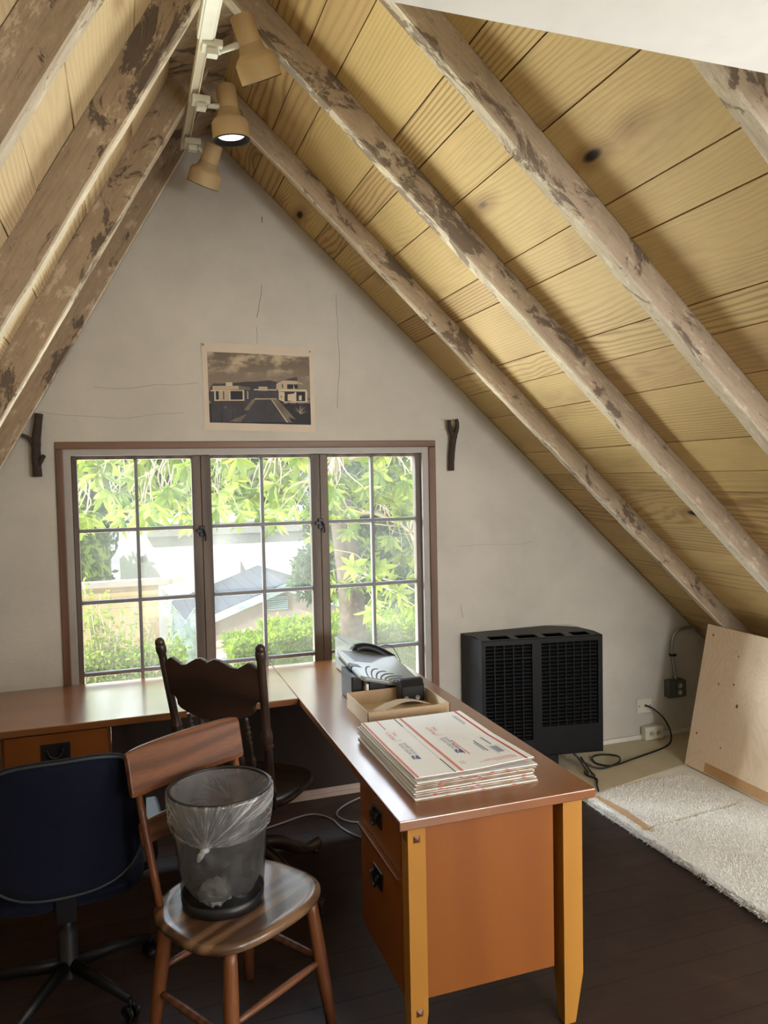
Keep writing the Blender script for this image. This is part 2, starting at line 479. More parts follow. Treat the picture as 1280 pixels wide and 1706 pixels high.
# plaster cracks
for pts, r in (
    ([(0.935, 2.748), (0.932, 2.70), (0.922, 2.66), (0.916, 2.624), (0.905, 2.58)], 0.0016),
    ([(0.902, 2.53), (0.905, 2.49), (0.902, 2.445)], 0.001),
    ([(0.947, 3.098), (0.945, 3.07)], 0.003),
    ([(1.335, 2.725), (1.336, 2.64), (1.341, 2.56), (1.339, 2.50), (1.346, 2.40), (1.344, 2.31), (1.334, 2.22), (1.327, 2.115)], 0.001),
    ([(0.10, 2.205), (0.22, 2.20), (0.33, 2.212), (0.40, 2.225), (0.47, 2.222), (0.60, 2.236)], 0.0009),
    ([(-0.15, 2.085), (-0.06, 2.07), (0.10, 2.062), (0.24, 2.055), (0.38, 2.075), (0.52, 2.083)], 0.0008),
    ([(2.02, 1.33), (2.2, 1.335), (2.42, 1.325), (2.5, 1.34)], 0.0007),
    ([(1.93, 1.995), (1.99, 2.01)], 0.0007), ([(2.05, 0.92), (2.035, 1.0)], 0.0012),
    ([(1.78, 2.42), (1.80, 2.45), (1.81, 2.49)], 0.001)):
    m2 = MB(); m2.tube(smooth_path([(x, -0.0004, z) for x, z in pts], 4), r, 6)
    m2.build('crack', M['crack'], wall_far)

# floor boards
mb = MB(); y = 0.0
mb.bx(-2.0, 4.6, YB - 0.1, 0.2, -0.06, -0.012)
while y > YB:
    w = R.choice((0.115, 0.13, 0.14)); x = -1.7 - R.random()
    while x < 4.4:
        L = R.uniform(1.6, 3.2)
        mb.bx(x + 0.0006, min(x + L, 4.5) - 0.0006, y - w + 0.001, y - 0.001, -0.02, 0.0)
        x += L
    y -= w
struct(mb.build('floor', M['floor']))

# roof boards -------------------------------------------------------
def boards(name, theta, seams, y0, y1, skip=None, mat=None, joints=()):
    mb = MB()
    s = sorted(seams)
    for a, b in zip(s, s[1:]):
        ya, yb = y0, y1
        if skip and skip(a, b): ya = YD - 0.02
        # break long runs into butted boards
        cuts = [yb]
        yy = R.choice(joints)      # boards butt behind a rafter
        if yy > ya + 0.5: cuts.append(yy)
        if ya < -5: cuts.append(-4.5)
        cuts.append(ya)
        dz = R.uniform(0, 0.0025)
        for c1, c0 in zip(cuts, cuts[1:]):
            mb.bx(a + 0.0022, b - 0.0022, c0 + 0.001, c1 - 0.001, dz, 0.02)
    mb.bx(s[0], s[-1], (YD - 0.02 if skip else y0), y1, 0.0185, 0.035)
    if skip:
        mb.bx(s[0], 1.66, y0, YD, 0.0185, 0.035)
    o = mb.build(name, mat or M['boards_right'])
    o.location = (XR, 0, ZR); o.rotation_euler = (0, theta, 0)
    return struct(o)
kr = math.hypot(1, B); kl = math.hypot(1, SL)
sx = [XR, 0.66, 0.79, 0.902, 1.005, 1.222, 1.323, 1.463, 1.682, 1.782, 2.0, 2.098, 2.235, 2.453, 2.592, 2.690, 2.897, 3.039, 3.168, 3.264, 3.433, 3.55, 3.68, 3.79, 3.90, 4.02, 4.14, 4.26, 4.46]
boards('ceiling_right', math.atan(B), [(x - XR) * kr for x in sx], YB, 0.165, skip=lambda a, b: a / kr + XR > 1.8, joints=(-1.226, -1.896, -2.602, -9.0))
lx = [XR, 0.50, 0.406, 0.30, 0.118, 0.007, -0.075, -0.18, -0.29, -0.37, -0.48, -0.58, -0.70, -0.80, -0.92, -1.03, -1.15, -1.26, -1.38, -1.49]
boards('ceiling_left', -math.atan(SL), [(x - XR) * kl for x in lx], YB, 0.165, mat=M['boards_left'], joints=(-1.455, -2.272, -9.0))

# flat plaster ceiling and end walls of the rear half of the attic
mb = MB()
mb.bx(-0.16, 3.0, YB, YD, ZC, ZC + 0.04)
struct(mb.build('ceiling_rear', M['white_plaster']))
mb = MB()
xl = (ZC - CL) / SL; xr = (A - ZC) / B
mb.prism([(xl, ZC + 0.04), (xr - 0.05, ZC + 0.04), (XR, ZR)], xz(0), YD - 0.06, YD)
struct(mb.build('wall_front', M['white_plaster']))
mb = MB()
mb.prism([(xr, ZC), (2.9, A - B * 2.9), (2.9, ZC)], xz(0), YD - 0.06, YD)
mb.prism([(2.9, 0), (4.46, 0), (2.9, A - B * 2.9)], xz(0), YD - 0.06, YD)
struct(mb.build('wall_right_lower', M['white_plaster']))
DY0, DY1, DZ0, DZ1 = -4.55, -3.10, 0.75, 2.15
mb = MB()
mb.bx(2.9, 3.0, YB, DY0, 0, ZC); mb.bx(2.9, 3.0, DY1, YD - 0.0, 0, ZC)
mb.bx(2.9, 3.0, DY0, DY1, 0, DZ0); mb.bx(2.9, 3.0, DY0, DY1, DZ1, ZC)
struct(mb.build('wall_right', M['white_plaster']))
mb = MB(); mb.prism([(-1.49, 0), (4.46, 0), (XR, ZR)], xz(0), YB - 0.1, YB)
struct(mb.build('wall_rear', M['white_plaster']))
mb = MB(); mb.bx(-1.3, 1.70, -4.70, -4.60, 0, ZC)  # unseen wall added to keep the rear lamp off the left side
struct(mb.build('wall_light_block', M['white_plaster']))
mb = MB()   # frame round an added, unseen fill lamp on the solid rear wall
RX0, RX1, RZ0, RZ1 = 1.80, 2.80, 0.85, 2.2
for a, b, c, d in ((RX0 - 0.06, RX0, RZ0 - 0.06, RZ1 + 0.06), (RX1, RX1 + 0.06, RZ0 - 0.06, RZ1 + 0.06), (RX0, RX1, RZ0 - 0.06, RZ0), (RX0, RX1, RZ1, RZ1 + 0.06)): mb.bx(a, b, YB, YB + 0.05, c, d)
struct(mb.build('rear_lamp_frame', M['jamb']))
mb = MB(); mb.prism([(XR - 0.14, ZR - 0.16 * SL + 0.06), (XR + 0.16, ZR - 0.16 * B + 0.05), (XR + 0.16, ZR + 0.12), (XR - 0.14, ZR + 0.12)], xz(0), YB, 0.1)
struct(mb.build('trim_1', M['rafter_left']))
# dormer window frame
mb = MB()
for a, b in ((DY0, DY0 + 0.05), (DY1 - 0.05, DY1), ((DY0 + DY1) / 2 - 0.025, (DY0 + DY1) / 2 + 0.025)): mb.bx(2.93, 2.98, a, b, DZ0, DZ1)
mb.bx(2.93, 2.98, DY0, DY1, DZ0, DZ0 + 0.05); mb.bx(2.93, 2.98, DY0, DY1, DZ1 - 0.05, DZ1)
struct(mb.build('window_2', M['jamb']))
# low white baseboard along the gable wall, to the right of the desk
mb = MB(); mb.bx(1.70, 4.2, -0.014, 0.0, 0.05, 0.078)
struct(mb.build('baseboard_far', M['base_white'], bevel=0.002))
# board strip under the window, seen below the desk
mb = MB(); mb.bx(-1.3, 1.70, -0.02, 0.0, 0.0, 0.022); mb.bx(-1.3, 1.70, -0.012, 0.0, 0.022, 0.13)
struct(mb.build('baseboard_window', plain('pinkish_board', (0.46, 0.36, 0.31), 0.6)))

# rafters -----------------------------------------------------------
def rafter(side, ynear, width, depth, label, n=70, seed=0, jitter=0.004):
    th = math.atan(B) if side == 'R' else -math.atan(SL)
    mb = MB(); L = (4.44 - XR) * kr if side == 'R' else (XR + 1.47) * kl
    sgn = 1 if side == 'R' else -1
    rows = []
    for i in range(n + 1):
        x = sgn * L * i / n
        def j(k, amp): return (mnoise.noise(Vector((i * 0.23 + k * 7.1, seed * 3.3, k * 1.7))) + 0.5 * mnoise.noise(Vector((i * 0.9 + k * 5.1, seed * 1.3, 4.0)))) * amp
        c = 0.006
        prof = [(ynear + j(1, jitter), 0.0), (ynear + j(2, jitter), -depth * 0.55), (ynear + j(3, jitter) , -depth + c + j(4, jitter)), (ynear + c + j(3, jitter), -depth + j(4, jitter)),
                (ynear + width * 0.5, -depth + j(5, jitter)), (ynear + width - c + j(6, jitter), -depth + j(7, jitter)), (ynear + width + j(6, jitter), -depth + c + j(7, jitter)), (ynear + width, 0.0)]
        rows.append([(x, p[0], p[1]) for p in prof])
    m = len(rows[0]); vs = [v for r in rows for v in r]
    fs = [(i * m + k, i * m + k + 1, (i + 1) * m + k + 1, (i + 1) * m + k) for i in range(n) for k in range(m - 1)]
    fs += [tuple(range(m)), tuple(n * m + k for k in range(m - 1, -1, -1))]
    mb.add(vs, fs, 0, False)
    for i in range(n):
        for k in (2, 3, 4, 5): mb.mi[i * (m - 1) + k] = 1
    o = mb.build('rafter', [M['rafter'] if side == 'R' else M['rafter_left'], M['rafter_lit']])
    o.location = (XR, 0, ZR); o.rotation_euler = (0, th, 0)
    return tag(o, label, 'rafter', 'exposed roof rafters')
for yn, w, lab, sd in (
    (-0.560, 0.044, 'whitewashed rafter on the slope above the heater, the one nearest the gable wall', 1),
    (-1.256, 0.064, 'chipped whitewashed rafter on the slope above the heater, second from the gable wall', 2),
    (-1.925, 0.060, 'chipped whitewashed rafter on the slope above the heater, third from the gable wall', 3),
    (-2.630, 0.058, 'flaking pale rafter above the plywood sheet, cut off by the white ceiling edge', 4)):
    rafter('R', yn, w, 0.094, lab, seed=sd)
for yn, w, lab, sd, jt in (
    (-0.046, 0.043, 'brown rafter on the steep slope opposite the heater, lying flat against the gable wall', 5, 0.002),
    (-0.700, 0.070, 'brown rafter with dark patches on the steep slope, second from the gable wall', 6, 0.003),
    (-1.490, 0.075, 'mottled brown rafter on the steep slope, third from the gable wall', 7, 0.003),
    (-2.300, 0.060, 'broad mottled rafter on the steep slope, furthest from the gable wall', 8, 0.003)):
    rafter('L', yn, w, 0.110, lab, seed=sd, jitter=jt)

# ------------------------------------------------------------------ main window
win = struct(bpy.data.objects.new('window_1', None)); link(win)
mb = MB()     # oak casing on the wall face
mb.bx(WX0 - 0.036, WX1 + 0.042, -0.012, 0.0, WZ1, WZ1 + 0.036)
mb.build('casing', M['oak_trim'], win, bevel=0.004)
for x0, x1 in ((WX0 - 0.036, WX0), (WX1, WX1 + 0.042)):
    m2 = MB(); m2.bx(x0, x1, -0.012, 0.0, 0.36, WZ1 - 0.0005); m2.build('casing', M['oak_trim_v'], win, bevel=0.004)
mb = MB()     # grey jamb lining
for a, b, c, d in ((WX0, WX0 + 0.032, WZ0, WZ1), (WX1 - 0.0365, WX1, WZ0, WZ1), (WX0 + 0.032, WX1 - 0.036, WZ1 - 0.032, WZ1), (WX0 + 0.032, WX1 - 0.036, WZ0, WZ0 + 0.03)):
    mb.bx(a, b, 0.0, 0.15, c, d)
mb.build('jamb', M['jamb'], win)
ROWS = [1.500, 1.142, 0.782]
for (x0, x1, gx0, gx1, mx) in ((-0.019, 0.598, 0.006, 0.552, 0.281), (0.600, 1.228, 0.650, 1.178, 0.914), (1.230, 1.814, 1.274, 1.783, 1.528)):
    s = MB(); z0, z1 = 0.392, 1.870; gz0, gz1 = 0.43, 1.852
    s.bx(x0, gx0, 0.03, 0.075, z0, z1); s.bx(gx1, x1, 0.03, 0.075, z0, z1)
    s.bx(gx0, gx1, 0.03, 0.075, gz1, z1); s.bx(gx0, gx1, 0.03, 0.075, z0, gz0)
    so = s.build('casement', M['sash'], win, bevel=0.003)
    m2 = MB()
    m2.bx(mx - 0.0085, mx + 0.0085, 0.034, 0.066, gz0, gz1)
    for zz in ROWS: m2.bx(gx0, gx1, 0.0335, 0.0665, zz - 0.0095, zz + 0.0095)
    m2.build('muntin', M['muntin'], so, bevel=0.003)
    g = MB(); g.bx(gx0 - 0.004, gx1 + 0.004, 0.050, 0.0535, gz0 - 0.004, gz1 + 0.004)
    g.build('glass', M['glass'], so)
m2 = MB(); m2.bx(0.590, 0.609, 0.0755, 0.085, 0.392, 1.870)
m2.build('astragal', M['sash'], win)
m2 = MB(); m2.bx(1.219, 1.239, 0.0755, 0.085, 0.392, 1.870); m2.build('astragal', M['sash'], win)
for x, z in ((0.597, 1.478), (1.226, 1.494)):
    l = MB(); l.bx(x - 0.013, x + 0.013, 0.016, 0.03, z - 0.028, z + 0.028); l.bx(x - 0.028, x + 0.002, 0.010, 0.018, z - 0.006, z + 0.012)
    l.tube(smooth_path([(x, 0.012, z + 0.01), (x + 0.012, 0.0, z - 0.005), (x + 0.016, 0.0, z - 0.03), (x + 0.013, 0.004, z - 0.05)]), 0.0045, 8)
    l.build('latch', M['iron'], win, bevel=0.002)
# ------------------------------------------------------------------ desks
DZ = 0.75
def ring_pull(parent, x, y, z, s=1):
    """black back plate with a hinged ring, on a drawer face looking along -x"""
    h = MB(); h.bx(x - 0.004, x, y - 0.045, y + 0.045, z - 0.030, z + 0.030)
    ho = h.build('handle', M['black_metal'], parent, bevel=0.002, world=True)
    r = MB()
    for dy in (-0.026, 0.026): r.sphere((x - 0.010, y + dy, z + 0.012), 0.008, 10, 8)
    pts = [(x - 0.016, y - 0.028 * math.cos(a), z + 0.012 - 0.036 * math.sin(a)) for a in [PI * i / 12 for i in range(13)]]
    r.tube(pts, 0.005, 8)
    r.build('ring', M['black_metal'], ho, world=True)

def pyramid(mb, cx, cy, cz, s, d, axis):
    if axis == 'y':   # pointing to -y
        v = [(cx - s, cy, cz - s), (cx + s, cy, cz - s), (cx + s, cy, cz + s), (cx - s, cy, cz + s), (cx, cy - d, cz)]
    else:
        v = [(cx, cy - s, cz - s), (cx, cy + s, cz - s), (cx, cy + s, cz + s), (cx, cy - s, cz + s), (cx - d, cy, cz)]
    mb.add(v, [(0, 1, 4), (1, 2, 4), (2, 3, 4), (3, 0, 4)])

def desk_leg(parent, x0, x1, y0, y1, label=None):
    l = MB(); t = 0.155; zt = DZ - 0.0305
    l.bx(x0, x1, y0, y1, t, zt)
    dx = (x1 - x0) * 0.42; dy = (y1 - y0) * 0.42
    b = [(x0, y0, 0), (x1 - dx, y0, 0), (x0, y1 - dy, 0), (x1 - dx, y1 - dy, 0)]
    tp = [(x0, y0, t), (x1, y0, t), (x0, y1, t), (x1, y1, t)]
    l.hexa(b + tp)
    return l.build('leg', M['maple_leg'], parent, world=True)

ret = thing('desk', 'cherry desk wing with honey coloured legs, running out from the window towards the room', 'desk', (1.265, -1.0, 0), group='L shaped cherry desk')
mb = MB(); mb.bx(0.9375, 1.593, -1.986, -0.004, DZ - 0.030, DZ)
mb.build('tabletop', M['cherry'], ret, world=True, bevel=0.003)
l1 = desk_leg(ret, 0.968, 1.023, -1.970, -1.915)
for pa in ((0.9955, -1.9702, 0.683, 0.011, 0.006, 'y'), (0.9955, -1.9702, 0.160, 0.011, 0.006, 'y'), (0.9678, -1.9425, 0.683, 0.011, 0.006, 'x')):
    pg = MB(); pyramid(pg, *pa); pg.build('peg', M['peg'], l1, world=True)
desk_leg(ret, 1.484, 1.552, -1.970, -1.905)
desk_leg(ret, 1.500, 1.560, -0.110, -0.050)
mb = MB(); mb.bx(1.0231, 1.459, -1.952, -1.936, 0.186, DZ - 0.0302)
mb.build('end_panel', M['cherry_panel'], ret, world=True, bevel=0.001)
mb = MB(); mb.bx(0.982, 1.459, -1.9355, -1.50, 0.186, DZ - 0.0302)
mb.build('drawer_case', M['cherry_panel'], ret, world=True)
mb = MB(); mb.bx(0.964, 0.9815, -1.912, -1.505, 0.552, DZ - 0.034)
d1 = mb.build('drawer', M['cherry_panel'], ret, world=True, bevel=0.002)
mb = MB(); mb.bx(0.964, 0.9815, -1.912, -1.505, 0.188, 0.522); mb.hexa([(0.956, -1.912, 0.522), (0.9815, -1.912, 0.522), (0.956, -1.505, 0.522), (0.9815, -1.505, 0.522), (0.952, -1.912, 0.543), (0.9815, -1.912, 0.543), (0.952, -1.505, 0.543), (0.9815, -1.505, 0.543)])
d2 = mb.build('drawer', M['cherry_panel'], ret, world=True, bevel=0.0015)
ring_pull(d1, 0.964, -1.700, 0.645); ring_pull(d2, 0.964, -1.695, 0.440)
k = MB(); k.lathe([(0.0, 0.0), (0.012, 0.001), (0.012, 0.012), (0.020, 0.016), (0.020, 0.026), (0.0, 0.03)], align((1.459, -1.86, 0.50), (1.56, -1.86, 0.50)), 16)
k.build('knob', M['black_metal'], ret, world=True)

main = thing('desk', 'long cherry desk standing against the wall under the window', 'desk', (-0.2, -0.33, 0), group='L shaped cherry desk')
mb = MB(); mb.bx(-0.90, 0.9345, -0.655, -0.004, DZ - 0.030, DZ)
mb.build('tabletop', M['cherry_x'], main, world=True, bevel=0.003)
mb = MB(); mb.bx(-0.285, 0.128, -0.620, -0.10, 0.08, DZ - 0.0302)
mb.build('drawer_case', M['cherry_panel'], main, world=True)
for z0, z1, zz in ((0.545, 0.712, 0.64), (0.30, 0.535, 0.43)):
    mb = MB(); mb.bx(-0.270, 0.120, -0.640, -0.6205, z0, z1)
    dd = mb.build('drawer', M['cherry_panel'], main, world=True, bevel=0.002)
    h = MB(); h.bx(-0.137, -0.023, -0.645, -0.640, zz - 0.034, zz + 0.034); ho = h.build('handle', M['black_metal'], dd, world=True, bevel=0.002)
    rr = MB(); rr.tube([(-0.08 - 0.03 * math.cos(a), -0.655, zz + 0.012 - 0.038 * math.sin(a)) for a in [PI * i / 12 for i in range(13)]], 0.005, 8); rr.build('ring', M['black_metal'], ho, world=True)
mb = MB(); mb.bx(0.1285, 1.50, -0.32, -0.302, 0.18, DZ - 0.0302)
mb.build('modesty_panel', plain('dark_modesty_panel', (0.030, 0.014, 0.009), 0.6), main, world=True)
for x in (-0.86, 0.86):
    desk_leg(main, x, x + 0.05, -0.13 if x > 0 else -0.63, -0.08 if x > 0 else -0.58)

# ------------------------------------------------------------------ mailing boxes
def text_mesh(s, size):
    cu = bpy.data.curves.new('t', 'FONT'); cu.body = s; cu.size = size; cu.resolution_u = 2; cu.fill_mode = 'FRONT'
    ob = bpy.data.objects.new('t', cu); COL.objects.link(ob)
    dg = bpy.context.evaluated_depsgraph_get(); dg.update()
    me = bpy.data.meshes.new_from_object(ob.evaluated_get(dg))
    bpy.data.objects.remove(ob)
    vs = [v.co.copy() for v in me.vertices]; fs = [tuple(p.vertices) for p in me.polygons]
    bpy.data.meshes.remove(me); bpy.data.curves.remove(cu)
    return vs, fs

names = ['topmost flattened mailing box of the stack, white with red stripes and blue print',
         'flattened white mailing box directly under the topmost printed one', 'third flattened white mailing box counted from the top of the stack',
         'fourth flattened white mailing box counted from the top of the stack', 'fifth flattened white mailing box counted from the top of the stack',
         'sixth flattened white mailing box counted from the top of the stack', 'seventh flattened white mailing box counted from the top of the stack',
         'second lowest flattened white mailing box in the stack on the desk', 'lowest flattened white mailing box, lying on the desk top']
NM = 9; zb = DZ + 0.0008; TH = 0.0058
for k in range(NM - 1, -1, -1):
    r = 0 if k == 0 else 1
    x0, x1 = 1.041 - r * R.uniform(0.0, 0.014), 1.452 + r * R.uniform(-0.012, 0.006)
    y0, y1 = -1.853 - r * R.uniform(0.004, 0.016) - (0.008 if k > 5 else 0), -1.272 + r * R.uniform(-0.006, 0.006)
    c = ((x0 + x1) / 2, (y0 + y1) / 2, zb)
    t = thing('mailing_box', names[k], 'box', c, R.uniform(-0.010, 0.010) * r, 'flattened mailing boxes stacked on the desk')
    w, d = (x1 - x0) / 2, (y1 - y0) / 2
    def zoff(u, v):    # slight warp, front right lifts
        if k == 0: return 0.0 + 0.010 * max(0, u) * max(0, -v) + 0.004 * max(0, -v)
        return 0.0
    p = MB(); nx, ny = 12, 10
    def sheet(z0, z1, ym, mat_i):
        g = [[(-w + 2 * w * i / nx, -d * ym + (d * ym + d) * j / ny) for i in range(nx + 1)] for j in range(ny + 1)]
        vs = []; 
        for zz in (z0, z1):
            for j in range(ny + 1):
                for i in range(nx + 1):
                    X, Y = g[j][i]
                    if j == 0 and mat_i == 1: Y -= 0.0025 * (i % 2)
                    vs.append((X, Y, zz + zoff(X / w, Y / d)))
        N = (nx + 1) * (ny + 1); q = lambda i, j, o: o + j * (nx + 1) + i
        fs = []
        for j in range(ny):
            for i in range(nx):
                fs.append((q(i, j, 0), q(i, j + 1, 0), q(i + 1, j + 1, 0), q(i + 1, j, 0)))
                fs.append((q(i, j, N), q(i + 1, j, N), q(i + 1, j + 1, N), q(i, j + 1, N)))
        for i in range(nx):
            fs.append((q(i, 0, 0), q(i + 1, 0, 0), q(i + 1, 0, N), q(i, 0, N))); fs.append((q(i, ny, 0), q(i, ny, N), q(i + 1, ny, N), q(i + 1, ny, 0)))
        for j in range(ny):
            fs.append((q(0, j, 0), q(0, j, N), q(0, j + 1, N), q(0, j + 1, 0))); fs.append((q(nx, j, 0), q(nx, j + 1, 0), q(nx, j + 1, N), q(nx, j, N)))
        p.add(vs, fs, mat_i)
    sheet(0.0, 0.0022, 1.0, 1); sheet(0.0024, 0.0050, 0.985, 0)
    po = p.build('panel', [M['mailer'], M['card_edge']], t)
    # edge marks in red on the folded front flap
    for q in range(3):
        e = MB(); px = -w + 2 * w * (0.14 + 0.29 * q + R.uniform(0, 0.2)); e.bx(px, px + 0.010, -d - 0.0008, -d + 0.001, 0.0005, 0.0046)
        if k: e.build('red_mark', M['ink_red'], t)
    if k == 0:
        zt = 0.0051
        def strip(mb, a0, a1, b0, b1, mi=0):
            n = 24
            for i in range(n):
                c0 = b0 + (b1 - b0) * i / n; c1 = b0 + (b1 - b0) * (i + 1) / n
                v = [(a0, c0, 0), (a1, c0, 0), (a1, c1, 0), (a0, c1, 0)]
                mb.add([(X, Y, zt + 0.0002 + zoff(X / w, Y / d)) for X, Y, _ in v], [(0, 1, 2, 3)], mi)
        for sa, sb, si in ((-w + 0.004, -w + 0.013, 1), (-w + 0.152, -w + 0.163, 1), (w - 0.028, w - 0.020, 0)):
            s = MB(); strip(s, sa, sb, -d + 0.002, d - 0.002, si); s.build('printed_stripe', [M['ink_red'], M['ink_pale_red']], t)
        s = MB(); strip(s, -w + 0.1335, -w + 0.1345, -d + 0.002, d - 0.002); strip(s, -w + 0.132, -w + 0.136, -d + 0.002, -d + 0.13); strip(s, -w + 0.132, -w + 0.136, d - 0.10, d - 0.002)
        s.build('fold_slot', M['slot'], t)
        ts = {'b': MB(), 'r': MB()}
        def txt(s, size, ax, ay, ink, rot=PI / 2):
            vs, fs = text_mesh(s, size); ca, sa = math.cos(rot), math.sin(rot)
            out = []
            for v in vs:
                X = ax + v.x * ca - v.y * sa; Y = ay + v.x * sa + v.y * ca
                out.append((X, Y, zt + 0.0003 + zoff(X / w, Y / d)))
            ts[ink].add(out, fs)
        def eagle(ax, ay, h):
            # blue block with the pale swept head knocked out, read along +y (up is -x)
            def q(u, v): return (ax - v * h, ay + u * h, zt + 0.0003 + zoff((ax - v * h) / w, (ay + u * h) / d))
            pts = [(0.12, 0.62), (0.55, 0.60), (0.98, 0.50), (1.38, 0.28), (1.52, 0.0), (0.0, 0.0)]
            ts['b'].add([q(u, v) for u, v in pts], [tuple(range(len(pts)))])
            pts = [(0.16, 0.80), (0.20, 0.70), (0.80, 0.68), (1.15, 0.58), (1.42, 0.42), (1.50, 0.62), (1.30, 0.92), (1.18, 1.0), (0.20, 1.0)]
            ts['b'].add([q(u, v) for u, v in pts], [tuple(range(len(pts)))])
        for ox in (-w + 0.066, -w + 0.222):
            eagle(ox + 0.012, -d + 0.150, 0.026)
            txt('UNITED STATES', 0.0165, ox, -d + 0.196, 'b'); txt('POSTAL SERVICE', 0.0165, ox + 0.016, -d + 0.196, 'b')
            strip(ts['b'], ox - 0.014, ox + 0.018, -d + 0.348, -d + 0.3495)
            txt('PRIORITY', 0.0200, ox - 0.002, -d + 0.358, 'r'); txt('MAIL', 0.0200, ox + 0.018, -d + 0.395, 'r')
        def dashes(ax, ay, L, h, ink, rot=PI / 2):
            # print too small to read: short runs of marks
            u = 0.0
            while u < L:
                du = R.uniform(0.004, 0.010)
                if rot: strip(ts[ink], ax - h, ax, ay + u, ay + u + du)
                else: strip(ts[ink], ax + u, ax + u + du, ay, ay + h)
                u += du + 0.0022
        dashes(-w + 0.066, -d + 0.475, 0.11, 0.006, 'r')
        dashes(w - 0.060, -d + 0.185, 0.08, 0.006, 'b'); dashes(w - 0.098, -d + 0.130, 0.11, 0.006, 'b'); dashes(w - 0.108, -d + 0.140, 0.08, 0.004, 'b')
        for i in range(4): strip(ts['b'], w - 0.078 + i * 0.0065, w - 0.074 + i * 0.0065, -d + 0.100, -d + 0.165)
        for u in (w - 0.084, w - 0.046): strip(ts['b'], u, u + 0.001, -d + 0.075, -d + 0.175)
        dashes(w - 0.178, -d + 0.140, 0.11, 0.006, 'r'); dashes(w - 0.166, -d + 0.130, 0.15, 0.006, 'r')
        dashes(w - 0.045, -d + 0.430, 0.09, 0.004, 'b'); dashes(w - 0.053, -d + 0.420, 0.11, 0.004, 'b')
        dashes(w - 0.150, -d + 0.055, 0.10, 0.004, 'r', 0); dashes(w - 0.170, -d + 0.046, 0.12, 0.004, 'r', 0); dashes(w - 0.120, -d + 0.036, 0.07, 0.004, 'r', 0)
        strip(ts['r'], w - 0.232, w - 0.214, -d + 0.060, -d + 0.064); strip(ts['r'], w - 0.232, w - 0.214, -d + 0.074, -d + 0.078)
        ts['b'].build('blue_lettering', M['ink_blue'], t); ts['r'].build('red_lettering', M['ink_pale_red'], t)
    zb += TH + (0.0008 if k > 1 else 0.0012)

# ------------------------------------------------------------------ open cardboard box
t = thing('cardboard_box', 'shallow open brown cardboard box holding phone parts, behind the white mailing boxes', 'box', (1.275, -1.03, DZ + 0.0006))
x0, x1, y0, y1, h = -0.175, 0.172, -0.150, 0.155, 0.064
w = 0.004
mb = MB(); mb.bx(x0, x1, y0, y1, 0, w); mb.build('box_floor', M['card_in'], t)
for a in ((x0, x1, y0, y0 + w), (x0, x1, y1 - w, y1), (x0, x0 + w, y0 + w, y1 - w), (x1 - w, x1, y0 + w, y1 - w)):
    mb = MB(); mb.bx(a[0], a[1], a[2], a[3], w, h)
    mb.build('side', M['card'] if a[3] - a[2] < 0.01 else M['card_in'], t)
M['slit'] = plain('dark_slit', (0.05, 0.035, 0.025), 0.9)
for cx in (x0 - 0.0005, x1 + 0.0005):
    mb = MB(); mb.bx(cx - 0.0015, cx + 0.0015, y0 - 0.001, y0 + 0.0015, 0.001, h); mb.build('slit_edge', M['slit'], t)
# curved strip of cardboard lying in the box
t = thing('cardboard_strip', 'bowed strip of corrugated cardboard lying inside the open brown box', 'cardboard', (1.285, -1.08, DZ + 0.006))
mb = MB(); n = 24; vs = []
for zt in (0.0, 0.006):
    for i in range(n + 1):
        u = -0.150 + 0.30 * i / n; a = math.sin(PI * i / n)
        vs.append((u, -0.080 + 0.02 * a, 0.020 + 0.052 * a + zt)); vs.append((u, 0.020 + 0.02 * a, 0.012 + 0.038 * a + zt))
N = 2 * (n + 1); fs = []
for i in range(n):
    a = 2 * i; fs += [(a, a + 1, a + 3, a + 2), (N + a, N + a + 2, N + a + 3, N + a + 1), (a, a + 2, N + a + 2, N + a), (a + 1, N + a + 1, N + a + 3, a + 3)]
fs += [(0, N, N + 1, 1), (2 * n, 2 * n + 1, N + 2 * n + 1, N + 2 * n)]
mb.add(vs, fs); mb.build('strip', M['card_edge'], t)

# ------------------------------------------------------------------ telephones
def phone_plate(parent, name, corners, th, mat):
    """rounded slab through four top corners (A back-left, B front-left, C front-right, D back-right)"""
    Av, Bv, Cv, Dv = [Vector(c) for c in corners]
    def P(u, v): return Av.lerp(Dv, u).lerp(Bv.lerp(Cv, u), v)
    nrm = (Dv - Av).cross(Bv - Av).normalized()
    if nrm.z > 0: nrm = -nrm
    mb = MB(); pts = []
    def corner(cu, cv, a0, r=0.07):
        for i in range(6):
            a = a0 + PI / 2 * i / 5
            pts.append((cu + r * math.cos(a), cv + r * math.sin(a)))
    corner(0.93, 0.93, 0); corner(0.07, 0.93, PI / 2); corner(0.07, 0.07, PI); corner(0.93, 0.07, 1.5 * PI)
    mb.prism(pts, lambda u, v, w: P(u, v) + nrm * w, 0.0, th)
    o = mb.build(name, mat, parent, world=True, bevel=0.006, seg=3)
    return o, P, nrm
base = (1.32, -0.66, DZ)
t = thing('desk_phone', 'silver grey grooved phone base propped on black feet, half inside the brown box', 'telephone', base)
plate, P, nr = phone_plate(t, 'top_shell', [(1.155, -0.50, 0.925), (1.175, -0.855, 0.872), (1.470, -0.880, 0.802), (1.455, -0.47, 0.8614)], 0.020, M['silver'])
body = MB()
bp = [(0.05, 0.06), (0.05, 0.97), (0.95, 0.97), (0.97, 0.05)]
body.prism(bp, lambda u, v, w: P(u, v) + nr * w, 0.021, 0.044)
body.build('underside', M['black_plastic'], t, world=True, bevel=0.006, seg=3)
g = MB()
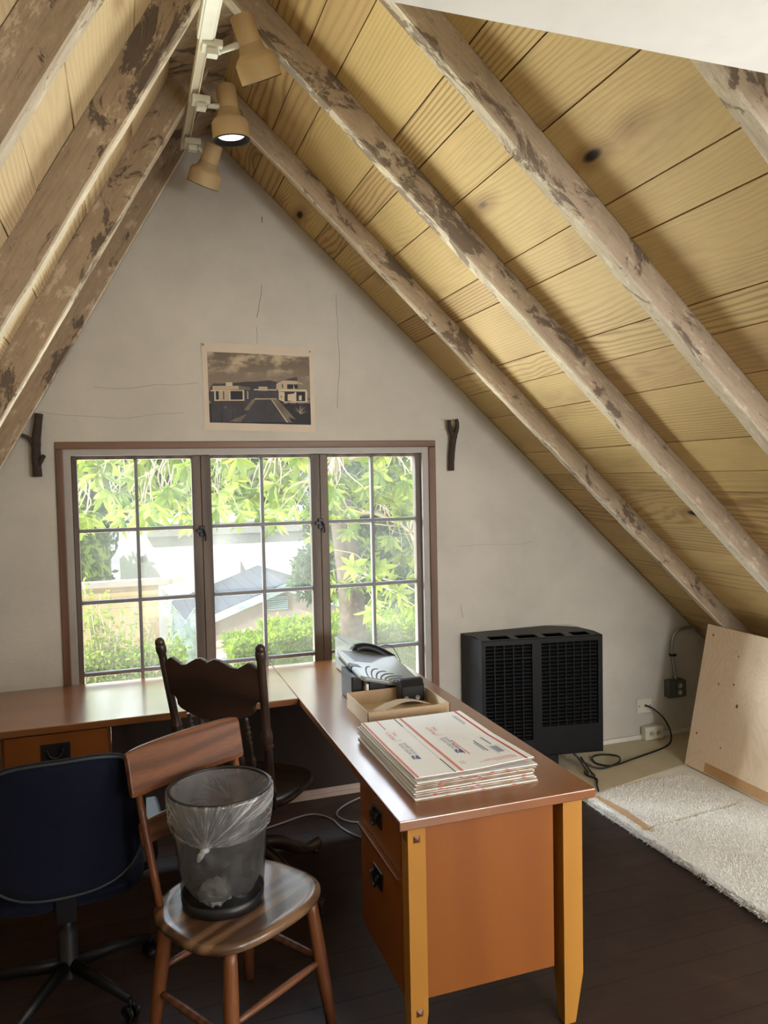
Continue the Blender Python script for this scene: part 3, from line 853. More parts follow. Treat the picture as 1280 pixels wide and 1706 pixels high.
for i in range(7):      # straight speaker slots
    u0 = 0.06 + i * 0.012; v0 = 0.07 + i * 0.056
    a = [(u0, v0), (0.86 - i * 0.07, v0 - 0.02), (0.86 - i * 0.07, v0 + 0.004), (u0, v0 + 0.024)]
    g.add([P(u, v) - nr * 0.0006 for u, v in a], [(0, 1, 2, 3)])
for i in range(7):      # curved fan of ribs
    pts = []
    for j in range(11):
        q = j / 10; u = 0.11 + i * 0.062 + (0.20 + 0.042 * i) * q ** 1.3; v = 0.965 - (0.40 - 0.050 * i) * math.sin(q * PI / 2)
        pts.append((u, v))
    vs = [P(u, v) - nr * 0.0007 for u, v in pts] + [P(u + 0.012, v + 0.022) - nr * 0.0007 for u, v in pts]
    g.add(vs, [(j, j + 1, 12 + j, 11 + j) for j in range(10)])
g.build('speaker_groove', M['groove'], t, world=True)
n_ = MB(); n_.prism([(-0.01, 0.52), (0.14, 0.55), (0.16, 0.66), (-0.01, 0.66)], lambda u, v, w: P(u, v) + nr * w, -0.001, 0.022)
n_.build('finger_notch', M['black_plastic'], t, world=True, bevel=0.004)
for (xa, xb, ya, yb, za, zb_) in ((1.135, 1.190, -0.83, -0.66, DZ + 0.001, 0.868), (1.205, 1.290, -0.86, -0.70, DZ + 0.001, 0.846)):
    s = MB(); s.hexa([(xa, ya, za), (xb, ya, za), (xa, yb, za), (xb, yb, za), (xa, ya, zb_), (xb, ya, zb_ - 0.012), (xa, yb, zb_ + 0.012), (xb, yb, zb_)])
    s.build('foot', M['black_plastic'], t, world=True, bevel=0.006)
s = MB(); s.bx(1.192, 1.2035, -0.864, -0.72, DZ + 0.002, 0.838); s.build('pale_tab', M['button'], t, world=True, bevel=0.002)
s = MB(); s.prism([(-0.965, 0.768), (-0.965, 0.835), (-0.945, 0.862), (-0.925, 0.868), (-0.893, 0.836), (-0.893, 0.768)], lambda u, v, w: (w, u, v), 1.318, 1.425)
fo = s.build('foot', M['black_plastic'], t, world=True, bevel=0.008, seg=3)
M['pad'] = plain('grey_pad', (0.35, 0.35, 0.35), 0.5)
for px_ in (1.392, 1.34):
    s = MB(); s.lathe([(0, 0), (0.011, 0.0), (0.010, 0.003), (0, 0.0034)], align((px_, -0.9652, 0.786), (px_, -1.1, 0.786)), 16); s.build('pale_pad', M['pad'], fo, world=True)

t = thing('desk_phone', 'grey desk phone with black handset on its cradle, closest to the window', 'telephone', (1.34, -0.30, DZ))
mb = MB(); mb.prism([(1.235, 0.752), (1.235, 0.915), (1.262, 0.922), (1.47, 0.845), (1.485, 0.752)], lambda u, v, w: (u, w, v), -0.47, -0.18)
mb.build('phone_body', M['silver'], t, world=True, bevel=0.008, seg=3)
hp = smooth_path([(1.258, -0.475, 0.905), (1.30, -0.475, 0.912), (1.35, -0.475, 0.900), (1.40, -0.475, 0.872), (1.445, -0.475, 0.838)], 5)
mb = MB(); mb.tube(hp, [0.022 + 0.006 * abs(2 * i / (len(hp) - 1) - 1) ** 2 for i in range(len(hp))], 14)
mb.sphere((1.262, -0.478, 0.895), 0.030, 14, 10, sc=(1, 0.9, 0.9)); mb.sphere((1.445, -0.478, 0.830), 0.031, 14, 10, sc=(1, 0.9, 0.85))
mb.build('handset', M['black_plastic'], t, world=True)
mb = MB()
for i in range(4):
    for j in range(3):
        x = 1.318 + i * 0.026; z = 0.873 - i * 0.011 - j * 0.011
        mb.bx(x, x + 0.019, -0.4715, -0.4655, z - 0.008, z)
mb.build('keypad', M['button'], t, world=True, bevel=0.0015)
cp = []
for i in range(150):
    q = i / 149; a = q * 2 * PI * 24
    c = Vector((1.452 + 0.10 * q, -0.45 + 0.11 * math.sin(q * 2.6), 0.825 - 0.055 * q + 0.02 * math.sin(q * 6)))
    cp.append(c + Vector((0, math.cos(a), math.sin(a))) * 0.008)
mb = MB(); mb.tube(cp, 0.0023, 6); mb.tube(smooth_path([(1.40, -0.40, 0.862), (1.44, -0.36, 0.885), (1.50, -0.33, 0.865), (1.535, -0.34, 0.80), (1.53, -0.37, 0.775)]), 0.0018, 6)
mb.build('coiled_cord', M['cable'], t, world=True)
# ------------------------------------------------------------------ oak chair with the waste bin
SEAT = 0.44
chair = thing('side_chair', 'light brown oak side chair with curved top rail, a wire waste bin on its seat', 'chair', (0.515, -1.648, 0), math.atan2(0.54, 0.84))
# local x = along the back (to the far right), local -y = towards the front of the seat
def seat_r(a):
    # rounded squarish outline
    c, s_ = math.cos(a), math.sin(a)
    hx, hy, e = 0.242, 0.205, 3.0
    r = 1.0 / (abs(c / hx) ** e + abs(s_ / hy) ** e) ** (1 / e)
    x, y = r * c, r * s_
    if y < 0: y *= 1.0 + 0.06 * (1 - (x / hx) ** 2); x *= 1.0 + 0.06 * (-y / hy)
    else: x *= 1.0 - 0.06 * (y / hy); y *= 1.0 + 0.12 * (1 - (x / hx) ** 2)
    return x, y
mb = MB(); n = 64
rings = []
for f, z in ((0.0, -0.006), (0.35, -0.0055), (0.62, -0.004), (0.82, -0.0015), (0.93, 0.0), (0.975, -0.003), (1.0, -0.010), (1.0, -0.020), (0.98, -0.029), (0.94, -0.033), (0.0, -0.033)):
    rings.append([(seat_r(2 * PI * k / n)[0] * f, seat_r(2 * PI * k / n)[1] * f, SEAT + z) for k in range(n)])
vs = [(0, 0, rings[0][0][2])] + [v for r in rings[1:-1] for v in r] + [(0, 0, rings[-1][0][2])]
fs = []
for k in range(n): fs.append((0, 1 + k, 1 + (k + 1) % n))
m = len(rings) - 2
for i in range(m - 1):
    for k in range(n):
        fs.append((1 + i * n + k, 1 + (i + 1) * n + k, 1 + (i + 1) * n + (k + 1) % n, 1 + i * n + (k + 1) % n))
last = len(vs) - 1
for k in range(n): fs.append((last, 1 + (m - 1) * n + (k + 1) % n, 1 + (m - 1) * n + k))
mb.add(vs, fs, 0, True); mb.build('seat', M['oak_seat'], chair)
legs = {}
for nm, (tx, ty, bx_, by) in {'bl': (-0.160, 0.140, -0.195, 0.185), 'fl': (-0.160, -0.155, -0.200, -0.195), 'fr': (0.165, -0.155, 0.205, -0.195), 'br': (0.160, 0.140, 0.195, 0.185)}.items():
    top = Vector((tx, ty, SEAT - 0.030)); bot = Vector((bx_, by, 0.0)); legs[nm] = (top, bot)
    l = MB(); l.tube([top.lerp(bot, q) for q in (0, 0.1, 0.35, 0.7, 1.0)], [0.0185, 0.0205, 0.0225, 0.0205, 0.0165], 18)
    l.build('leg', M['oak_chair'], chair)
def legpt(nm, z): a, b = legs[nm]; q = (a.z - z) / (a.z - b.z); return a.lerp(b, q)
for a, b, za, zb_ in (('bl', 'fl', 0.165, 0.165), ('fr', 'br', 0.215, 0.215), ('fl', 'fr', 0.205, 0.205), ('bl', 'br', 0.240, 0.240)):
    p, q = legpt(a, za), legpt(b, zb_); s = MB()
    s.tube([p.lerp(q, i / 6) for i in range(7)], [0.0085, 0.0105, 0.012, 0.0125, 0.012, 0.0105, 0.0085], 14); s.build('stretcher', M['oak_rail'], chair)
def backy(x, z):     # backrest curve: bows away in the middle and leans back
    return 0.150 + 0.012 * (1 - (x / 0.21) ** 2) + (z - SEAT) * 0.20
for x in (-0.176, -0.061, 0.061, 0.176):
    p = MB(); zs = [SEAT - 0.02, SEAT + 0.1, SEAT + 0.22, 0.70, 0.795]
    p.tube([(x * (1 + (z - SEAT) * 0.28), backy(x, z), z) for z in zs], [0.0115, 0.0125, 0.0125, 0.012, 0.010], 14); p.build('back_spindle', M['oak_chair'], chair)
def slab(z0, z1, hw, th, arch, name, mat, off=0.0):
    mb = MB(); n = 20; vs = []
    prof = [(-0.5, 0.12), (-0.5, 0.88), (-0.3, 1.0), (0.3, 1.0), (0.5, 0.88), (0.5, 0.12), (0.3, 0.0), (-0.3, 0.0)]
    for i in range(n + 1):
        x = -hw + 2 * hw * i / n; e = (2 * i / n - 1)
        sh = 1 - 0.10 * abs(e) ** 10
        for t_, h_ in prof:
            z = z0 + (z1 - z0) * (0.5 + (h_ - 0.5) * sh) + arch * (1 - e * e)
            vs.append((x, backy(x, z) + t_ * th + off, z))
    m = len(prof); fs = [(i * m + k, i * m + (k + 1) % m, (i + 1) * m + (k + 1) % m, (i + 1) * m + k) for i in range(n) for k in range(m)]
    fs += [tuple(range(m - 1, -1, -1)), tuple(n * m + k for k in range(m))]
    mb.add(vs, fs, 0, False); return mb.build(name, mat, chair, bevel=0.004, seg=3)
slab(0.768, 0.912, 0.222, 0.022, 0.003, 'top_rail', M['oak_rail'])
slab(0.618, 0.690, 0.200, 0.016, 0.002, 'lower_slat', M['oak_rail'], 0.012)

# waste bin ---------------------------------------------------------
BX, BY = 0.473, -1.640
bin_ = thing('waste_bin', 'black wire mesh waste bin with clear plastic bag, standing on the oak chair', 'waste bin', (BX, BY, SEAT - 0.0035))
H, RT, RB = 0.358, 0.153, 0.123
def rr(z): return RB + (RT - RB) * z / H
def mesh_mat():
    t = NT('wire_mesh'); o = t.obj(); x, y, z = t.sep(o)
    an = t.math('ARCTAN2', y, x)
    u = t.math('SINE', t.math('ADD', t.math('MULTIPLY', an, 170.0), t.math('MULTIPLY', z, 1100.0)))
    v = t.math('SINE', t.math('SUBTRACT', t.math('MULTIPLY', an, 170.0), t.math('MULTIPLY', z, 1100.0)))
    hole = t.smooth(t.math('MULTIPLY', u, v), -0.15, 0.15)
    b = t.bsdf((0.013, 0.014, 0.016), 0.4)
    tr = t.n('ShaderNodeBsdfTransparent'); mx = t.n('ShaderNodeMixShader')
    t.l(hole, mx.inputs[0]); t.l(b.outputs[0], mx.inputs[1]); t.l(tr.outputs[0], mx.inputs[2]); t.l(mx.outputs[0], t.out.inputs[0])
    return t.m
mb = MB(); mb.lathe([(rr(z), z) for z in (0.034, 0.10, 0.18, 0.26, H - 0.008)], None, 72)
mb.build('mesh_side', mesh_mat(), bin_)
mb = MB(); mb.lathe([(0, 0.0), (RB - 0.004, 0.0), (RB + 0.0015, 0.003), (rr(0.036) + 0.0015, 0.036), (rr(0.036) - 0.002, 0.036), (RB - 0.004, 0.006), (0, 0.006)], None, 72)
mb.build('base_band', M['black_metal'], bin_)
mb = MB(); mb.torus(Matrix.Translation((0, 0, H)), RT, 0.0055, 72, 10); mb.build('rim', M['black_metal'], bin_)
def film(name, dens, bright, streak=None):
    t = NT(name); o = t.obj()
    tr = t.n('ShaderNodeBsdfTransparent'); tr.inputs[0].default_value = (0.93, 0.95, 0.95, 1)
    df = t.n('ShaderNodeBsdfDiffuse'); df.inputs[0].default_value = (bright, bright, bright * 1.02, 1)
    tl = t.n('ShaderNodeBsdfTranslucent'); tl.inputs[0].default_value = (bright, bright, bright, 1)
    gl = t.n('ShaderNodeBsdfGlossy'); gl.inputs['Roughness'].default_value = 0.22
    n1 = t.noise(o, 6, 2, 0.5, 0.4)
    d = t.smooth(n1, 0.3, 0.75, dens * 0.75, min(1, dens * 1.3))
    if streak:
        # creases in the plastic running together at the knot
        k_a, k_z = streak; x, y, z = t.sep(o)
        da = t.math('SUBTRACT', t.math('ARCTAN2', y, x), k_a - 2 * PI if k_a > PI else k_a)
        dx = t.math('MULTIPLY', t.math('SINE', da), RT); dz = t.math('SUBTRACT', z, k_z)
        an = t.math('ARCTAN2', dz, dx); di = t.math('SQRT', t.math('ADD', t.math('MULTIPLY', dx, dx), t.math('MULTIPLY', dz, dz)))
        sn = t.noise(t.comb(t.math('MULTIPLY', an, 5.5), t.math('MULTIPLY', di, 3.0), 0.0), 3.0, 3, 0.6)
        d = t.math('ADD', t.smooth(sn, 0.48, 0.70, dens * 0.55, 0.85), t.smooth(di, 0.0, 0.04, 0.4, 0.0), None, True)
    a = t.n('ShaderNodeMixShader'); a.inputs[0].default_value = 0.5; t.l(df.outputs[0], a.inputs[1]); t.l(tl.outputs[0], a.inputs[2])
    b = t.n('ShaderNodeMixShader'); t.l(d, b.inputs[0]); t.l(tr.outputs[0], b.inputs[1]); t.l(a.outputs[0], b.inputs[2])
    c = t.n('ShaderNodeMixShader'); c.inputs[0].default_value = 0.10; t.l(b.outputs[0], c.inputs[1]); t.l(gl.outputs[0], c.inputs[2])
    bm = t.bump(n1, 0.4, 0.01); t.l(bm, gl.inputs['Normal']); t.l(bm, df.inputs['Normal'])
    t.l(c.outputs[0], t.out.inputs[0]); return t.m
# inner bag
mb = MB(); n, m = 96, 18; vs = []; fs = []
for j in range(m + 1):
    q = j / m; z = H - 0.002 - (H - 0.05) * q
    for k in range(n):
        a = 2 * PI * k / n
        nz = mnoise.noise(Vector((math.cos(a) * 3, math.sin(a) * 3, z * 14)))
        r = rr(z) - 0.004 - 0.010 * q * abs(nz) - (0.02 * max(0, q - 0.85) / 0.15)
        vs.append((r * math.cos(a), r * math.sin(a), z + (0.012 * nz if j == m else 0)))
for j in range(m):
    for k in range(n): fs.append((j * n + k, j * n + (k + 1) % n, (j + 1) * n + (k + 1) % n, (j + 1) * n + k))
vs.append((0, 0, 0.045)); fs += [(m * n + k, m * n + (k + 1) % n, len(vs) - 1) for k in range(n)]
mb.add(vs, fs, 0, True); liner = mb.build('bag', film('clear_bag', 0.40, 0.58), bin_)
# folded-over collar, gathered into a knot at the front left
ka = rad(246); kz = H - 0.128
mb = MB(); n, m = 168, 18; vs = []; fs = []
for j in range(m + 1):
    q = j / m
    for k in range(n):
        a = 2 * PI * k / n
        da = (a - ka + PI) % (2 * PI) - PI
        hem = 0.118 + 0.012 * math.cos(da) + 0.006 * mnoise.noise(Vector((math.cos(a) * 2.2, math.sin(a) * 2.2, 3)))
        z = H + 0.006 - hem * q
        dx = da * RT; dzv = z - kz; dist = math.hypot(dx, dzv); ang = math.atan2(dzv, dx)
        fold = (math.sin(ang * 22) + 0.6 * math.sin(ang * 37 + 1)) * 0.0042 * math.exp(-dist / 0.13) * min(1, dist / 0.02)
        fold += 0.0028 * mnoise.noise(Vector((math.cos(a) * 9, math.sin(a) * 9, z * 10 - da * 4)))
        r = rr(z) + 0.0085 + 0.004 * math.sin(PI * q) + fold
        if j == 0: r = RT - 0.003; z = H + 0.004
        vs.append((r * math.cos(a), r * math.sin(a), z))
for j in range(m):
    for k in range(n): fs.append((j * n + k, (j + 1) * n + k, (j + 1) * n + (k + 1) % n, j * n + (k + 1) % n))
mb.add(vs, fs, 0, True); co = mb.build('bag_collar', film('clear_bag_folds', 0.30, 0.85, (ka, kz)), bin_)
kn = Vector(((rr(kz) + 0.014) * math.cos(ka), (rr(kz) + 0.014) * math.sin(ka), kz))
mb = MB(); mb.sphere(kn, 0.011, 12, 8, sc=(1.3, 1.0, 0.8))
e = Vector((math.cos(ka), math.sin(ka), 0)); s_ = Vector((-math.sin(ka), math.cos(ka), 0))
mb.tube([kn, kn - s_ * 0.012 + e * 0.004 - Vector((0, 0, 0.014)), kn - s_ * 0.02 - Vector((0, 0, 0.032))], [0.007, 0.010, 0.005], 8)
mb.build('bag_knot', film('bag_knot_film', 0.7, 0.8), co)
# paper in the bottom of the bin
t = thing('crumpled_paper', 'crumpled white paper lying in the bottom of the wire waste bin', 'paper', (BX - 0.03, BY - 0.05, SEAT + 0.05))
mb = MB(); vs = []; fs = []; n, m = 20, 12
for j in range(m + 1):
    for i in range(n):
        a = 2 * PI * i / n; p = PI * j / m
        d = Vector((math.sin(p) * math.cos(a), math.sin(p) * math.sin(a), math.cos(p)))
        r = 0.042 + 0.016 * mnoise.noise(d * 3.1) + 0.012 * mnoise.noise(d * 7)
        vs.append((d.x * r * 1.1, d.y * r * 0.8, d.z * r * 0.95))
for j in range(m):
    for i in range(n): fs.append((j * n + i, (j + 1) * n + i, (j + 1) * n + (i + 1) % n, j * n + (i + 1) % n))
mb.add(vs, fs); mb.build('paper', plain('white_paper', (0.75, 0.75, 0.73), 0.8), t)

# ------------------------------------------------------------------ pressed-back swivel chair
pc = thing('swivel_chair', 'dark carved wooden chair with scrolled crest rail, pushed into the corner of the desk', 'chair', (0.705, -0.815, 0), rad(-39))
mb = MB(); n = 56; rings = []
def so(a):
    c, s_ = math.cos(a), math.sin(a); e = 3.2
    r = 1 / (abs(c / 0.225) ** e + abs(s_ / 0.215) ** e) ** (1 / e); return r * c, r * s_
for f, z in ((0.4, 0.462), (0.75, 0.458), (0.93, 0.470), (1.0, 0.462), (1.0, 0.446), (0.95, 0.436)):
    rings.append([(so(2 * PI * k / n)[0] * f, so(2 * PI * k / n)[1] * f, z) for k in range(n)])
vs = [v for r in rings for v in r]; fs = [tuple(range(n))]
for i in range(len(rings) - 1):
    for k in range(n): fs.append((i * n + k, (i + 1) * n + k, (i + 1) * n + (k + 1) % n, i * n + (k + 1) % n))
fs.append(tuple((len(rings) - 1) * n + k for k in range(n - 1, -1, -1)))
mb.add(vs, fs, 0, True); mb.build('seat', M['dark_oak'], pc)
def bead_tube(mb, p0, p1, r, beads, n=12):
    p0, p1 = Vector(p0), Vector(p1); pts = []; rs = []
    for i in range(61):
        q = i / 60; rad_ = r
        for bq, bw, br in beads:
            d = abs(q - bq) / bw
            if d < 1: rad_ = max(rad_, r + (br - r) * math.sqrt(1 - d * d))
        pts.append(p0.lerp(p1, q)); rs.append(rad_)
    mb.tube(pts, rs, n)
TOP = 1.105
def bk(z): return -0.19 - (z - 0.46) * 0.19
for sx_ in (-1, 1):
    mb = MB()
    bead_tube(mb, (sx_ * 0.188, bk(0.455), 0.455), (sx_ * 0.222, bk(TOP), TOP), 0.0165,
              [(0.10, 0.02, 0.023), (0.40, 0.012, 0.024), (0.43, 0.012, 0.022), (0.46, 0.012, 0.024), (0.49, 0.012, 0.022), (0.97, 0.035, 0.021)], 14)
    mb.sphere((sx_ * 0.2225, bk(TOP) - 0.001, TOP + 0.006), 0.019, 14, 10)
    mb.build('back_post', M['dark_oak'], pc)
half_top = [(0, -0.014), (0.012, -0.006), (0.030, 0.002), (0.050, -0.001), (0.075, -0.014), (0.100, -0.028), (0.125, -0.030), (0.150, -0.016), (0.170, -0.005), (0.182, -0.010), (0.208, -0.034)]
half_bot = [(0.204, -0.165), (0.192, -0.164), (0.180, -0.168), (0.172, -0.182), (0.172, -0.200), (0.160, -0.215), (0.130, -0.228), (0.095, -0.240), (0.06, -0.250), (0.03, -0.246), (0, -0.252)]
poly = half_top + half_bot + [(-x, z) for x, z in reversed(half_bot[:-1])] + [(-x, z) for x, z in reversed(half_top[1:])]
def crest(u, v, w):
    z = 1.062 + v; return (u, bk(z) + w - 0.018 * (1 - (u / 0.21) ** 2), z)
mb = MB(); mb.prism(poly, crest, -0.011, 0.011); mb.build('crest_rail', M['dark_oak'], pc, bevel=0.004, seg=2)
for x in (-0.130, -0.078, -0.026, 0.026, 0.078, 0.130):
    mb = MB(); zt = 0.826
    bead_tube(mb, (x * 0.95, bk(0.455) + 0.012, 0.455), (x, bk(zt) - 0.012, zt), 0.0072, [(0.25, 0.03, 0.011), (0.5, 0.06, 0.012), (0.72, 0.014, 0.011), (0.78, 0.014, 0.011), (0.84, 0.014, 0.011), (0.90, 0.014, 0.011)], 10)
    mb.build('back_spindle', M['dark_oak'], pc)
mb = MB(); mb.lathe([(0.0, 0.12), (0.045, 0.12), (0.05, 0.16), (0.036, 0.20), (0.032, 0.26), (0.045, 0.29), (0.03, 0.30), (0.022, 0.33), (0.022, 0.40), (0.0, 0.40)], None, 24); mb.build('pedestal', M['dark_oak'], pc)
mb = MB(); mb.bx(-0.13, 0.13, -0.03, 0.03, 0.400, 0.425); mb.bx(-0.03, 0.03, -0.13, 0.13, 0.4001, 0.4355); mb.build('tilt_iron', M['iron'], pc)
for k in range(4):
    a = rad(73 + 90 * k); d = Vector((math.cos(a), math.sin(a), 0)); l = MB()
    pts = smooth_path([d * 0.03 + Vector((0, 0, 0.185)), d * 0.13 + Vector((0, 0, 0.150)), d * 0.24 + Vector((0, 0, 0.085)), d * 0.31 + Vector((0, 0, 0.050)), d * 0.385 + Vector((0, 0, 0.046))], 5)
    l.tube(pts, [0.030] * 4 + [0.029] * 8 + [0.027] * (len(pts) - 12), 12, sq=0.72)
    lo = l.build('leg', M['dark_oak'], pc)
    c = MB(); c.sphere(d * 0.362 + Vector((0, 0, 0.0165)), 0.016, 12, 8); c.build('caster', M['iron'], lo)

# ------------------------------------------------------------------ navy office chair
oc = thing('office_chair', 'dark navy upholstered office chair seen from behind, beside the oak chair', 'chair', (-0.005, -1.30, 0), rad(4))
def shell(name, cx, cy, cz, hw, hh, th, mat, lean=0.12, par=None, bow=0.06, rim=False):
    mb = MB(); n, m = 72, 9; vs = []; fs = []
    def outl(a):
        c, s_ = math.cos(a), math.sin(a); e = 3.4
        w_ = hw * (1.0 - 0.10 * (s_ < 0) * abs(s_) ** 2)
        r = 1 / (abs(c / w_) ** e + abs(s_ / hh) ** e) ** (1 / e); return r * c, r * s_
    prof = [(0.0, -0.5), (0.5, -0.5), (0.85, -0.49), (0.95, -0.40), (1.0, -0.12), (1.0, 0.12), (0.95, 0.40), (0.85, 0.49), (0.5, 0.5), (0.0, 0.5)]
    for f, t_ in prof:
        for k in range(n):
            x, z = outl(2 * PI * k / n); x *= max(f, 0.001); z *= max(f, 0.001)
            y = t_ * th + bow * (x / hw) ** 2 - z * lean - 0.02 * (z / hh) ** 2
            vs.append((cx + x, cy + y, cz + z))
    for i in range(len(prof) - 1):
        for k in range(n): fs.append((i * n + k, i * n + (k + 1) % n, (i + 1) * n + (k + 1) % n, (i + 1) * n + k))
    mb.add(vs, fs, 0, True); o = mb.build(name, mat, par or oc)
    if rim:
        r = MB(); pts = []
        for k in range(n):
            x, z = outl(2 * PI * k / n); x *= 0.985; z *= 0.985
            pts.append((cx + x, cy + rim * th + bow * (x / hw) ** 2 - z * lean - 0.02 * (z / hh) ** 2, cz + z))
        r.tube(pts, 0.0045, 8, closed=True); r.build('piping', M['navy_edge'], o)
    return o
shell('backrest', 0.0, -0.20, 0.685, 0.250, 0.222, 0.062, M['navy'], rim=-0.36)
mb = MB(); n = 48; rings = []
for f, z in ((0.0, 0.475), (0.7, 0.475), (0.94, 0.468), (1.0, 0.445), (0.99, 0.415), (0.9, 0.400), (0.0, 0.398)):
    rg = []
    for k in range(n):
        a = 2 * PI * k / n; c, s_ = math.cos(a), math.sin(a); r = 1 / (abs(c / 0.25) ** 4 + abs(s_ / 0.24) ** 4) ** 0.25
        rg.append((r * c * max(f, 0.001), 0.06 + r * s_ * max(f, 0.001), z))
    rings.append(rg)
vs = [v for r in rings for v in r]
fs = [(i * n + k, (i + 1) * n + k, (i + 1) * n + (k + 1) % n, i * n + (k + 1) % n) for i in range(len(rings) - 1) for k in range(n)]
mb.add(vs, fs, 0, True); mb.build('seat', M['navy'], oc)
mb = MB(); mb.bx(-0.03, 0.03, -0.19, -0.165, 0.37, 0.62); mb.bx(-0.03, 0.03, -0.185, 0.0, 0.372, 0.392); mb.build('back_bracket', M['black_plastic'], oc, bevel=0.004)
mb = MB(); mb.bx(-0.10, 0.10, -0.06, 0.16, 0.350, 0.398); mb.build('tilt_housing', M['black_plastic'], oc, bevel=0.008)
mb = MB(); mb.lathe([(0, 0.06), (0.030, 0.06), (0.030, 0.22), (0.016, 0.225), (0.016, 0.35), (0, 0.35)], Matrix.Translation((0, 0.05, 0)), 20); mb.build('gas_lift', M['black_metal'], oc)
for sx_ in (-1, 1):
    mb = MB(); mb.tube(smooth_path([(sx_ * 0.10, 0.03, 0.385), (sx_ * 0.27, 0.03, 0.40), (sx_ * 0.285, 0.03, 0.50), (sx_ * 0.285, 0.03, 0.565)]), 0.014, 10)
    ao = mb.build('arm_post', M['black_plastic'], oc)
    p = MB(); p.bx(sx_ * 0.285 - 0.032, sx_ * 0.285 + 0.032, -0.09, 0.15, 0.566, 0.592); p.build('arm_pad', M['black_plastic'], ao, bevel=0.012, seg=3)
for k in range(5):
    a = rad(20 + 72 * k); d = Vector((math.cos(a), math.sin(a), 0)); o_ = Vector((0, 0.05, 0)); l = MB()
    l.tube([o_ + d * 0.02 + Vector((0, 0, 0.10)), o_ + d * 0.15 + Vector((0, 0, 0.09)), o_ + d * 0.29 + Vector((0, 0, 0.068))], [0.026, 0.022, 0.015], 10, sq=0.7)
    lo = l.build('leg', M['black_plastic'], oc)
    c = MB(); tn = Vector((-d.y, d.x, 0)); ctr = o_ + d * 0.29 + Vector((0, 0, 0.027))
    for s_ in (-1, 1): c.lathe([(0, -0.008), (0.022, -0.008), (0.026, 0), (0.022, 0.008), (0, 0.008)], align(ctr + tn * s_ * 0.014, ctr + tn * (s_ * 0.014 + 1)), 18)
    c.tube([ctr, ctr + Vector((0, 0, 0.045))], 0.006, 8); c.build('caster', M['black_plastic'], lo)
# ------------------------------------------------------------------ wall heater
CZ = 0.050       # carpet surface height
ht = thing('heater', 'black louvred gas heater standing against the plaster wall beside the desk wing', 'heater', (2.4, -0.15, CZ))
ZT = 0.83
plan = [(2.032, -0.012), (2.043, -0.252), (2.741, -0.363), (2.735, -0.114), (2.589, -0.012)]
def up(u, v, w): return (u, v, w)
FL, FR = Vector((2.043, -0.252, 0)), Vector((2.741, -0.363, 0)); ex = (FR - FL).normalized(); FW = (FR - FL).length; ey = Vector((ex.y, -ex.x, 0))
def fp(s, z, d=0.0):  # point on the front face, s along, d out
    p = FL + ex * s + ey * d; return (p.x, p.y, z)
mb = MB()       # body shell without top and front
th = 0.004; zb = 0.165
for a, b in ((0, 1), (2, 3), (3, 4), (4, 0)):
    p, q = Vector((*plan[a], 0)), Vector((*plan[b], 0)); t_ = (q - p).normalized(); nn = Vector((-t_.y, t_.x, 0))
    mb.hexa([(p.x, p.y, zb), (q.x, q.y, zb), *[(v.x, v.y, zb) for v in (p + nn * th, q + nn * th)], (p.x, p.y, ZT), (q.x, q.y, ZT), *[(v.x, v.y, ZT) for v in (p + nn * th, q + nn * th)]])
mb.prism(plan, up, zb, zb + 0.006)
mb.build('casing', M['heater'], ht, world=True)
mb = MB()   # base plinth
mb.prism([(2.08, -0.04), (2.09, -0.20), (2.52, -0.25), (2.52, -0.04)], up, CZ, zb); mb.build('plinth', M['heater_dark'], ht, world=True)
# top with four openings: strips
mb = MB()
def tp(s, d, z=ZT):   # s along the front, d depth from the front
    p = FL + ex * s - ey * d; return (p.x, p.y)
def quad(s0, s1, d0, d1): mb.prism([tp(s0, d0), tp(s1, d0), tp(s1, d1), tp(s0, d1)], up, ZT - 0.004, ZT)
holes = [(0.060, 0.180), (0.222, 0.340), (0.382, 0.500), (0.545, 0.650)]
quad(0.0, FW, 0.0, 0.022)
e = [0.0] + [v for h in holes for v in h] + [FW]
for i in range(0, len(e), 2): quad(e[i], e[i + 1], 0.0221, 0.112)
mb.prism([tp(0.0, 0.1121), tp(FW, 0.1121), (2.735, -0.114), (2.589, -0.012), (2.032, -0.012)], up, ZT - 0.004, ZT)
mb.build('top_grille', M['heater'], ht, world=True)
mb = MB(); mb.prism([(2.04, -0.02), (2.05, -0.245), (2.735, -0.352), (2.728, -0.114), (2.585, -0.02)], up, 0.72, 0.726); mb.build('cavity', M['heater_dark'], ht, world=True)
mb = MB()  # front frame around the louvre fields
fields = [(0.022, 0.292, 0.262, 0.800), (0.345, 0.680, 0.330, 0.800)]
def fb(s0, s1, z0, z1, d0=0.0, d1=-0.004):
    mb.hexa([fp(s0, z0, d0), fp(s1, z0, d0), fp(s0, z0, d1), fp(s1, z0, d1), fp(s0, z1, d0), fp(s1, z1, d0), fp(s0, z1, d1), fp(s1, z1, d1)])
fb(0, FW, 0.800, ZT); fb(0, 0.022, zb, 0.80); fb(0.680, FW, zb, 0.80); fb(0.292, 0.345, zb, 0.80); fb(0.022, 0.292, zb, 0.262); fb(0.345, 0.680, zb, 0.330)
mb.build('front_frame', M['heater'], ht, world=True)
